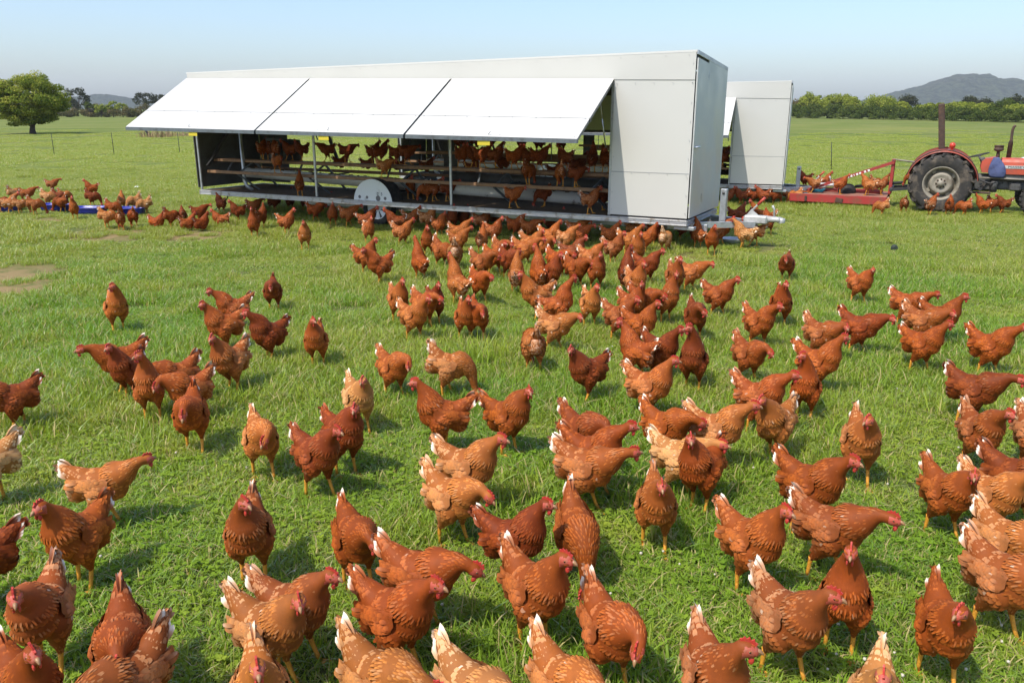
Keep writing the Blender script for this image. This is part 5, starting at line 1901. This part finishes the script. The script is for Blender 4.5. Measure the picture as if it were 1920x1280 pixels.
MID = '''
688 516 330 R a|farther hen of the pair by the wheel, facing right
712 537 214 R w|nearer hen of the pair by the wheel, facing left with fluffy rump
788 527 118 R t|tall red hen seen from behind, centre row below the caravan
803 484 268 R a|hen facing the eye just behind the tall red hen
828 505 305 R p|hen with pale collar pecking beside the tall red hen
853 510 92 B p|hen showing its cream rump, pecking away from the eye
864 464 352 G w|farther of two ginger hens walking right below the floor edge
862 478 344 G w|nearer of two ginger hens walking right below the floor edge
903 478 72 R a|hen walking away beside the two ginger hens
927 459 332 R a|ginger-red hen looking right, just out of the caravan shade
692 458 298 L a|white-flecked hen standing in front of the white wheel
690 437 2 D w|shaded hen with pale wing crossing in front of the white wheel
756 464 340 G w|light ginger hen with a white shoulder patch walking right of the wheel
742 441 175 D w|dark hen in shade behind the hen with a white shoulder patch
1080 455 2 G r|pale-tailed hen coming out under the floor edge with raised neck
1086 466 3 R r|hen stretching its neck right below the floor corner
1145 467 350 R a|red hen with upright neck under the storage end
1062 474 350 B w|ginger hen with pale back below the stretching hen
1032 472 342 G a|ginger hen with white tail looking right, middle of the dense rows
1024 492 298 G d|light ginger hen with pointed white tail in the dense rows
998 490 330 G w|ginger hen with bent head left of the pointed white tail
985 502 345 G r|sandy hen pecking right in the dense rows
940 503 300 R d|red hen at the left of the sandy pecking hen
928 518 310 R w|dark-necked hen with white tail at the left of the dense rows
955 527 300 D d|dark bowed hen in the middle of the dense rows
905 528 322 R d|red hen at the left end of the dense rows, white tail
968 553 84 G t|upright hen seen from behind with one white feather on its back
1010 552 104 R t|upright hen seen from behind beside a bright-faced hen
1032 552 320 D a|dark hen with bright red face and white back spot
1046 527 312 R d|red hen with pale tail behind the bright-faced dark hen
1076 507 350 D a|dark hen partly hidden behind a ginger one in the dense rows
1108 517 340 G w|large ginger hen with two white tail feathers in the dense rows
1080 545 316 R d|speckled hen with red face, nearer than the large ginger hen
1117 549 292 R a|hen standing on one yellow leg at the right of the dense rows
1150 497 332 L a|white-flecked hen standing at the storage end of the dense rows
1193 502 290 G a|hen facing the eye just under the storage wall
1212 475 2 R a|red hen with dark neck nearest the storage wall corner
1190 457 6 B w|pale-backed hen under the storage wall, head up right
1180 482 342 G w|ginger hen right behind the white-flecked storage end hen
1173 552 82 D t|dark upright hen seen from behind, right of the dense rows
1212 537 330 D w|dark hen with pale tail looking right, right of the dense rows
1190 572 300 G a|pale-tailed hen below the dark upright one
1262 560 290 R a|hen with a tall white tail standing by the ginger profile hen
1293 550 350 G r|ginger profile hen with white tail, farthest right of the middle rows
1248 607 318 R t|upright red hen with a white tail knob, below the tall white tail
1184 614 322 R k|red hen with a bent head turned right in the tight group
1160 642 330 R w|left hen of the tight group with fluffy rump
1205 610 330 R d|right hen of the tight group with streaked collar
1050 617 345 R t|tall red hen in profile right beside a white-tailed pale one
1003 600 200 G a|hen facing left with pale laced wing by the tall profile hen
1105 617 290 B a|cream-tailed light hen facing the eye beside the tall profile hen
478 447 258 R t|hen standing alone with white shoulder patch below the left caravan floor
492 430 60 D a|dark hen just behind the one with the white shoulder patch
540 441 330 R a|slim hen with head up and white rump, alone at the shade edge
573 471 272 B a|lone light ginger hen facing the eye on the open grass below the caravan
'''
TROUGH = '''
5 398 5 R p|hen with its head in the farthest left blue tub
22 402 3 B w|pale hen beside the first blue tub at the left edge
28 380 30 P p|white-tailed hen bent over behind the first blue tub
55 381 5 R r|dark-headed hen looking over the blue tubs from behind
40 402 350 B p|pale-winged hen pecking just left of a brown one at the tubs
68 404 355 G p|ginger hen in front of the second blue tub, head down right
92 388 340 P p|pale-tailed hen behind the second blue tub, head in the tub
112 387 345 D p|dark hen reaching into the second blue tub from behind
118 399 150 R p|hen with white flank at the right side of the second blue tub
122 384 5 B p|light hen behind the second tub, its pale tail to the right
142 412 255 G t|upright ginger hen in front of the gap between two blue tubs
100 361 358 L r|lone white-flecked hen walking behind the blue tubs
173 370 165 R a|lone red hen standing behind the blue tubs with raised tail
175 388 345 D p|dark hen with pale tail eating from behind the long blue tub
203 429 350 B p|hen with pale tail at the right front of the long blue tub
213 408 340 R p|hen half hidden behind the pale-tailed one at the long tub
228 431 80 G p|light hen seen from behind at the right end tub
252 428 100 R p|round red hen seen from behind at the right end tub
230 396 80 B a|hen with white neck behind the right end tub
256 398 210 P p|whitest fluffy hen behind the right end tub
275 402 190 P p|hen with frayed pale tail at the far right of the tubs
296 428 330 R s|hen lying in the dust, left of the dust-bathing group
322 428 30 R p|hen bending down inside the dust-bathing group
344 416 90 D s|red hen sitting at the back of the dust-bathing group
354 430 20 R s|round hen sitting at the front of the dust-bathing group
376 418 15 D r|dark shaded hen standing behind the dust-bathing group
379 431 40 D s|dark hen sitting with its red head low at the end of the dust-bathing group
415 423 170 R s|hen sitting in the dust below the green hose
416 402 120 D a|dark hen under the caravan corner by the green hose
447 417 195 D a|shaded dark hen facing left under the caravan corner
478 405 5 R r|pale-tailed shaded hen looking right beneath the caravan end
'''
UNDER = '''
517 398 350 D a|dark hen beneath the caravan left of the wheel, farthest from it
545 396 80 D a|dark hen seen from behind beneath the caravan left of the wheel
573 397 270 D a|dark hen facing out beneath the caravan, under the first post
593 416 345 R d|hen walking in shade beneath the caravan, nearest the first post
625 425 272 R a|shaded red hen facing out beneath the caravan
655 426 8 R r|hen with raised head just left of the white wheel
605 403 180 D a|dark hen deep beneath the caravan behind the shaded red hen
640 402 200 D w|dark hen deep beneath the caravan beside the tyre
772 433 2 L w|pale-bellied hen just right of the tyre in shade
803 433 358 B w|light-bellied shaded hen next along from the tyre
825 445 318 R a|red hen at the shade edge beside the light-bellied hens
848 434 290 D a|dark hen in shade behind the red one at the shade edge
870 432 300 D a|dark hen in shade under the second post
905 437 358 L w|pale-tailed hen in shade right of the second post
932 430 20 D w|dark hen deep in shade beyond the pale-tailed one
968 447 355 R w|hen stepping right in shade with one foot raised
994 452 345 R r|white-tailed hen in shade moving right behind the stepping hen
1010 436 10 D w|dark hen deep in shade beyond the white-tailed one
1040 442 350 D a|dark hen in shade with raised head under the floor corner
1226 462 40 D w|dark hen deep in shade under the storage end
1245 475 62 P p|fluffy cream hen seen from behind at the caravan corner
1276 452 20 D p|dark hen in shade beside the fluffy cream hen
'''
DRAW = '''
1307 466 118 R t|red hen seen from behind under the drawbar root
1333 480 274 R a|red hen facing the eye in front of the drawbar
1350 461 8 L w|white-flecked hen beside the pale bowl, looking right
1390 467 184 P a|pale-bellied hen at the bowl, looking left
1412 462 182 B w|buff hen behind the pale-bellied one under the coupling
1438 442 110 R w|hen standing away under the coupling end
1380 428 15 D a|dark hen whose head shows above the far drawbar arm
1395 431 190 D p|dark hen bent low behind the drawbar plate
1415 428 184 G t|ginger hen with raised neck behind the brake lever
1436 432 190 G r|ginger hen behind the coupling handle
1366 384 20 D w|dark hen under the second caravan nearest the stand post
1388 385 190 D w|dark hen under the middle of the second caravan
1410 384 10 D p|dark hen under the second caravan by a pale one
1428 385 170 D w|dark red hen under the second caravan near its corner
1450 384 20 D p|dark hen under the corner of the second caravan
'''
TRACTOR_HENS = '''
1476 382 10 L p|flecked hen standing just past the second caravan corner
1491 384 190 B p|pale-flecked hen in the group before the red deck
1506 383 20 R p|red hen in the group before the red deck
1514 379 160 D p|hen farthest right of the group before the red deck
1652 406 184 B p|buff hen pecking left alone in front of the deck
1693 401 100 L p|white-flecked hen between the deck and the big tyre
1742 405 60 L w|white-flecked hen in front of the big tyre hub
1777 405 88 R a|slim red hen seen from behind before the big tyre
1806 406 175 R p|hen with white patches pecking at the big tyre edge
1838 402 170 R a|red hen under the tractor belly looking left
1858 400 20 D p|dark hen in shade under the tractor belly
1878 401 200 D w|dark hen in shade near the small front wheel
1626 379 205 D a|hen in the grass just beyond the deck
'''
# on the slasher deck: place along and across the deck, heading, colour, pose | label
DECK = '''
-1.62 -.38 195 B r|buff hen pecking left on the deck beside the teal rope
-1.45 .30 20 R a|red hen at the far side of the deck beside the teal rope
-1.95 .55 160 D a|dark-headed hen at the far end of the deck
-1.02 -.40 8 R a|hen with one white feather standing on the deck before the black cover
-.46 -.42 172 B a|white-bellied hen on the deck looking left beside the black cover
-.36 .20 30 G p|ginger hen bending behind the white-bellied one on the deck
-.18 -.10 20 L a|white-flecked hen on the deck beside the headstock
'''
# inside the caravan: picture column, depth across the caravan, height, heading, colour, pose | label
INSIDE = '''
493 .55 1.03 60 R w|hen at the left end of the upper perch, pale rump
507 .62 1.03 95 D a|dark hen close behind the pale-rumped one on the upper perch
519 .55 1.03 100 R w|third hen along the upper perch
543 .62 1.03 150 D w|dark broad hen of the left upper perch bunch
566 .66 1.03 200 D a|hen with head turned left at the end of the left upper perch bunch
614 .66 1.03 178 D r|hen stretching left just right of the first post, upper perch
652 .66 1.03 5 D r|dark leaning hen with its back to the stretching one
702 .66 1.03 330 D a|dark hen with raised tail in the middle of the open window
716 .62 1.03 20 D a|dark hen with raised head in the middle of the open window
745 .66 1.03 2 D r|dark crouching hen left of the window edge
765 .66 1.03 0 D r|dark hen bending right at the window edge
521 .24 .822 300 G d|light hen on the lower perch under the left bunch
722 .24 .822 340 B r|buff hen stepping right on the lower perch above the wheel arch
563 .03 .447 80 R t|red hen standing on the floor edge by the first post
770 .55 .447 280 R a|dark red hen standing on the floor behind the wheel arch
800 .35 .447 210 R p|hen with white rump on the floor near the second post
815 .45 .447 20 R w|hen beside the white-rumped one on the floor
866 .55 1.03 310 D w|hen just right of the second post, upper perch
905 .55 1.03 5 D w|dark hen second from the post on the right upper perch
930 .66 1.03 10 D a|darker hen overlapping the second one on the right upper perch
965 .55 1.03 350 R w|brown hen with clear profile right on the right upper perch
1012 .55 1.03 355 D w|broad hen in the middle of the right upper perch
1058 .64 1.03 150 D a|upright dark hen with white breast on the right upper perch
1110 .55 1.03 80 D t|dark hen seen from behind near the storage wall
1135 .60 1.03 110 D a|last dark hen against the storage wall, upper perch
990 .24 .822 60 R p|hen bending on the right lower perch
1050 .24 .822 100 G p|round ginger hen seen from behind on the right lower perch
963 .20 .447 340 R r|hen with white tail edge on the floor below the lower perch
1106 .05 .447 12 L w|white-flecked hen stepping along the floor edge by the storage wall
1130 .60 .447 30 D p|dark hen on the floor against the storage wall
860 1.10 1.26 200 D a|dark hen on the high back perch by the second post
895 1.10 1.26 10 D r|hen stretched out on the high back perch
978 1.12 1.26 270 D a|hen whose breast shows on the high back perch
1052 1.12 1.26 270 D a|hen farthest along the high back perch
640 1.45 .85 10 D s|dark hen sitting low behind the feed pipe, left of the arch
745 1.45 .85 170 D s|dark hen sitting behind the feed pipe above the arch
800 1.45 .85 0 D s|dark hen sitting behind the feed pipe near the second post
885 1.40 .85 20 R s|red-headed hen sitting behind the feed pipe right of the second post
690 1.45 .85 0 D s|dark hen sitting behind the feed pipe just over the wheel arch top
940 1.42 .86 170 D a|dark hen standing behind the feed pipe in the right bay
1085 1.42 .86 10 D a|dark hen behind the feed pipe near the storage wall
920 1.12 1.26 30 D w|dark hen walking along the high back perch
1010 1.14 1.26 150 D r|dark hen leaning on the high back perch
888 .60 1.03 190 D w|dark hen squeezed in just right of the second post
990 .64 1.03 170 D a|dark hen squeezed behind the broad middle hen on the right upper perch
1080 .24 .822 20 D d|dark hen crouched on the right lower perch near its end
840 .55 .447 20 D r|dark hen on the floor by the second post
1020 .60 .447 200 D p|dark hen pecking on the floor in the right bay
1040 1.40 .85 10 D s|dark hen sitting behind the feed pipe in the right bay
'''
INSIDE2 = '''
1356 .50 1.03 330 D s|dark hen on the upper perch of the second caravan
1354 .24 .822 200 D d|hen on the lower perch of the second caravan
'''
def rows(t):
    for line in t.strip().splitlines():
        a, lb = line.split('|')
        yield a.split(), lb.strip()

for txt, grp in ((FLOCK, 'hens walking over the sunlit grass'), (MID, 'hens crowding between the caravan and the open grass'), (TROUGH, 'hens round the blue feed tubs'),
                 (UNDER, 'hens in the shade beneath the caravan'), (DRAW, 'hens by the drawbar and the second caravan'), (TRACTOR_HENS, 'hens round the tractor')):
    for (x, y, h, tone, pose), lb in rows(txt):
        x, y = float(x), float(y)
        h = float(h)
        if txt is FLOCK and (h > 318 or h < 6): h -= 11        # walking across the view but a little towards the eye
        put_hen(at(x, y), h, tone, pose, lb, grp, y > 470, 1.02 if y > 480 else (.90 if 'tubs' in grp else .96))
for (x, y, h, tone, pose), lb in rows(DECK):
    put_hen(s_point(float(x), float(y), .268), float(h), tone, pose, lb, 'hens on the red slasher deck', False, 1.0)
for (px, v, z, h, tone, pose), lb in rows(INSIDE):
    put_hen(coop_at(float(px), float(v), float(z) + .002), float(h), tone, pose, lb, 'hens inside the caravan', False, .90)
for (px, v, z, h, tone, pose), lb in rows(INSIDE2):
    put_hen(coop_at(float(px), float(v), float(z) + .002, COOP2, YAW2), float(h), tone, pose, lb, 'hens inside the second caravan', False, .9)
p_ = t_point(-.55, -.25, .475)
put_hen(p_, 200, 'R', 'p', 'red hen perched on the hitch arm beside the big tyre', 'hens round the tractor', False)

# ------------------------------------------------------------------ tubs, bowl, posts and small things in the grass
def tub(px, py, w, d, h, label, rz=0.0):
    mb = MB()
    n = 28
    prof = [(0.001, .012), (.80, .012), (.88, h * .5), (.955, h - .008), (1.0, h), (1.0, h - .012), (.94, h - .02), (.86, h * .5), (.80, 0), (.001, 0)]
    vs, fs = [], []
    for r, z in prof:
        for k in range(n):
            a = 2 * math.pi * k / n
            ca, sa = math.cos(a), math.sin(a)
            e = .45
            x = math.copysign(abs(ca) ** e, ca) * r * w / 2
            y = math.copysign(abs(sa) ** e, sa) * r * d / 2
            vs.append((x, y, z))
    for i in range(len(prof) - 1):
        for k in range(n):
            fs.append((i * n + k, i * n + (k + 1) % n, (i + 1) * n + (k + 1) % n, (i + 1) * n + k))
    mb.add(vs, fs, 0, True)
    o = mb.build('feed_tub', M['tub'])
    o.location = at(px, py)
    o.rotation_euler = (0, 0, rz)
    tag(o, label, 'feed tub', 'blue feed tubs on the grass')
    fd = MB().lathe([(.001, .03), (.74, .022)], 'Z', (0, 0, 0), 20)
    fd.v = [(x * w / 2, y * d / 2, z) for x, y, z in fd.v]
    fd.build('feed', M['floor'], o)
tub(16, 396, .55, .40, .13, 'blue plastic feed tub at the left edge of the picture', .1)
tub(107, 396, .62, .40, .15, 'blue plastic feed tub ringed by hens, second from the left edge')
tub(170, 402, .66, .42, .15, 'long open blue feed tub with its bare front side in view')
tub(247, 403, .55, .42, .15, 'blue plastic feed tub half hidden by the rightmost hens', .2)
bw = MB().lathe([(.001, .012), (.09, .012), (.15, .075), (.165, .08), (.165, .072), (.105, 0), (.001, 0)], 'Z', (0, 0, 0), 24).build('bowl', M['bowl'])
bw.location = at(1372, 456)
tag(bw, 'pale metal bowl on the grass between two hens', 'bowl')

for px, py, top, lb in ((102, 291, 250, 'thin picket standing near the round tree'), (214, 290, 249, 'thin picket in the open paddock before the flap tip'), (337, 287, 248, 'thin picket beside the dry clumps under the flap'),
                        (1559, 318, 267, 'thin leaning picket behind the slasher')):
    g = at(px, py)
    h_ = z_at(top, g.y) - g.z
    mb = MB()
    mb.tube([(0, 0, -.1), (-.10 if px > 1000 else 0, 0, h_)], .014, 6)
    mb.box((-.05 if px > 1000 else 0, 0, h_ * .6), (.03, .012, .02))
    o = mb.build('fence_picket', M['picket'])
    o.location = g
    tag(o, lb, 'fence picket', 'thin pickets of the paddock fence')
g = at(279, 258)
o = MB().box((0, 0, .22), (.13, .13, .62), Matrix.Rotation(R(-32), 3, 'Y'), 0, .02).build('old_post', M['dark'])
o.location = g
tag(o, 'short black leaning post beside the pinkish dry grass clump', 'post')
g = at(257, 354)
mb = MB()
rr = random.Random(4)
vs = []
n = 14
for j in range(7):
    for k in range(n):
        a, b = 2 * math.pi * k / n, math.pi * j / 6
        r = .05 * (1 + .25 * math.sin(3 * a + j) * math.sin(b))
        vs.append((r * math.cos(a) * math.sin(b) * 1.3, r * math.sin(a) * math.sin(b), .03 + r * .8 * math.cos(b)))
mb.add(vs, [(j * n + k, j * n + (k + 1) % n, (j + 1) * n + (k + 1) % n, (j + 1) * n + k) for j in range(6) for k in range(n)], 0, True)
o = mb.build('crumpled_bag', M['white'])
o.location = g
tag(o, 'small white crumpled bag lying behind the tubs', 'bag')

g = at(1675, 471)
mb = MB()
bm = bmesh.new()
bmesh.ops.create_icosphere(bm, subdivisions=2, radius=.05)
rr = random.Random(6)
for v in bm.verts: v.co = v.co * rr.uniform(.75, 1.2)
mb.add([v.co + Vector((0, 0, .045)) for v in bm.verts], [tuple(v.index for v in f.verts) for f in bm.faces])
bm.free()
o = mb.build('dark_clod', M['picket'])
o.location = g
tag(o, 'small dark clod lying alone in the grass beyond the drawbar', 'clod')
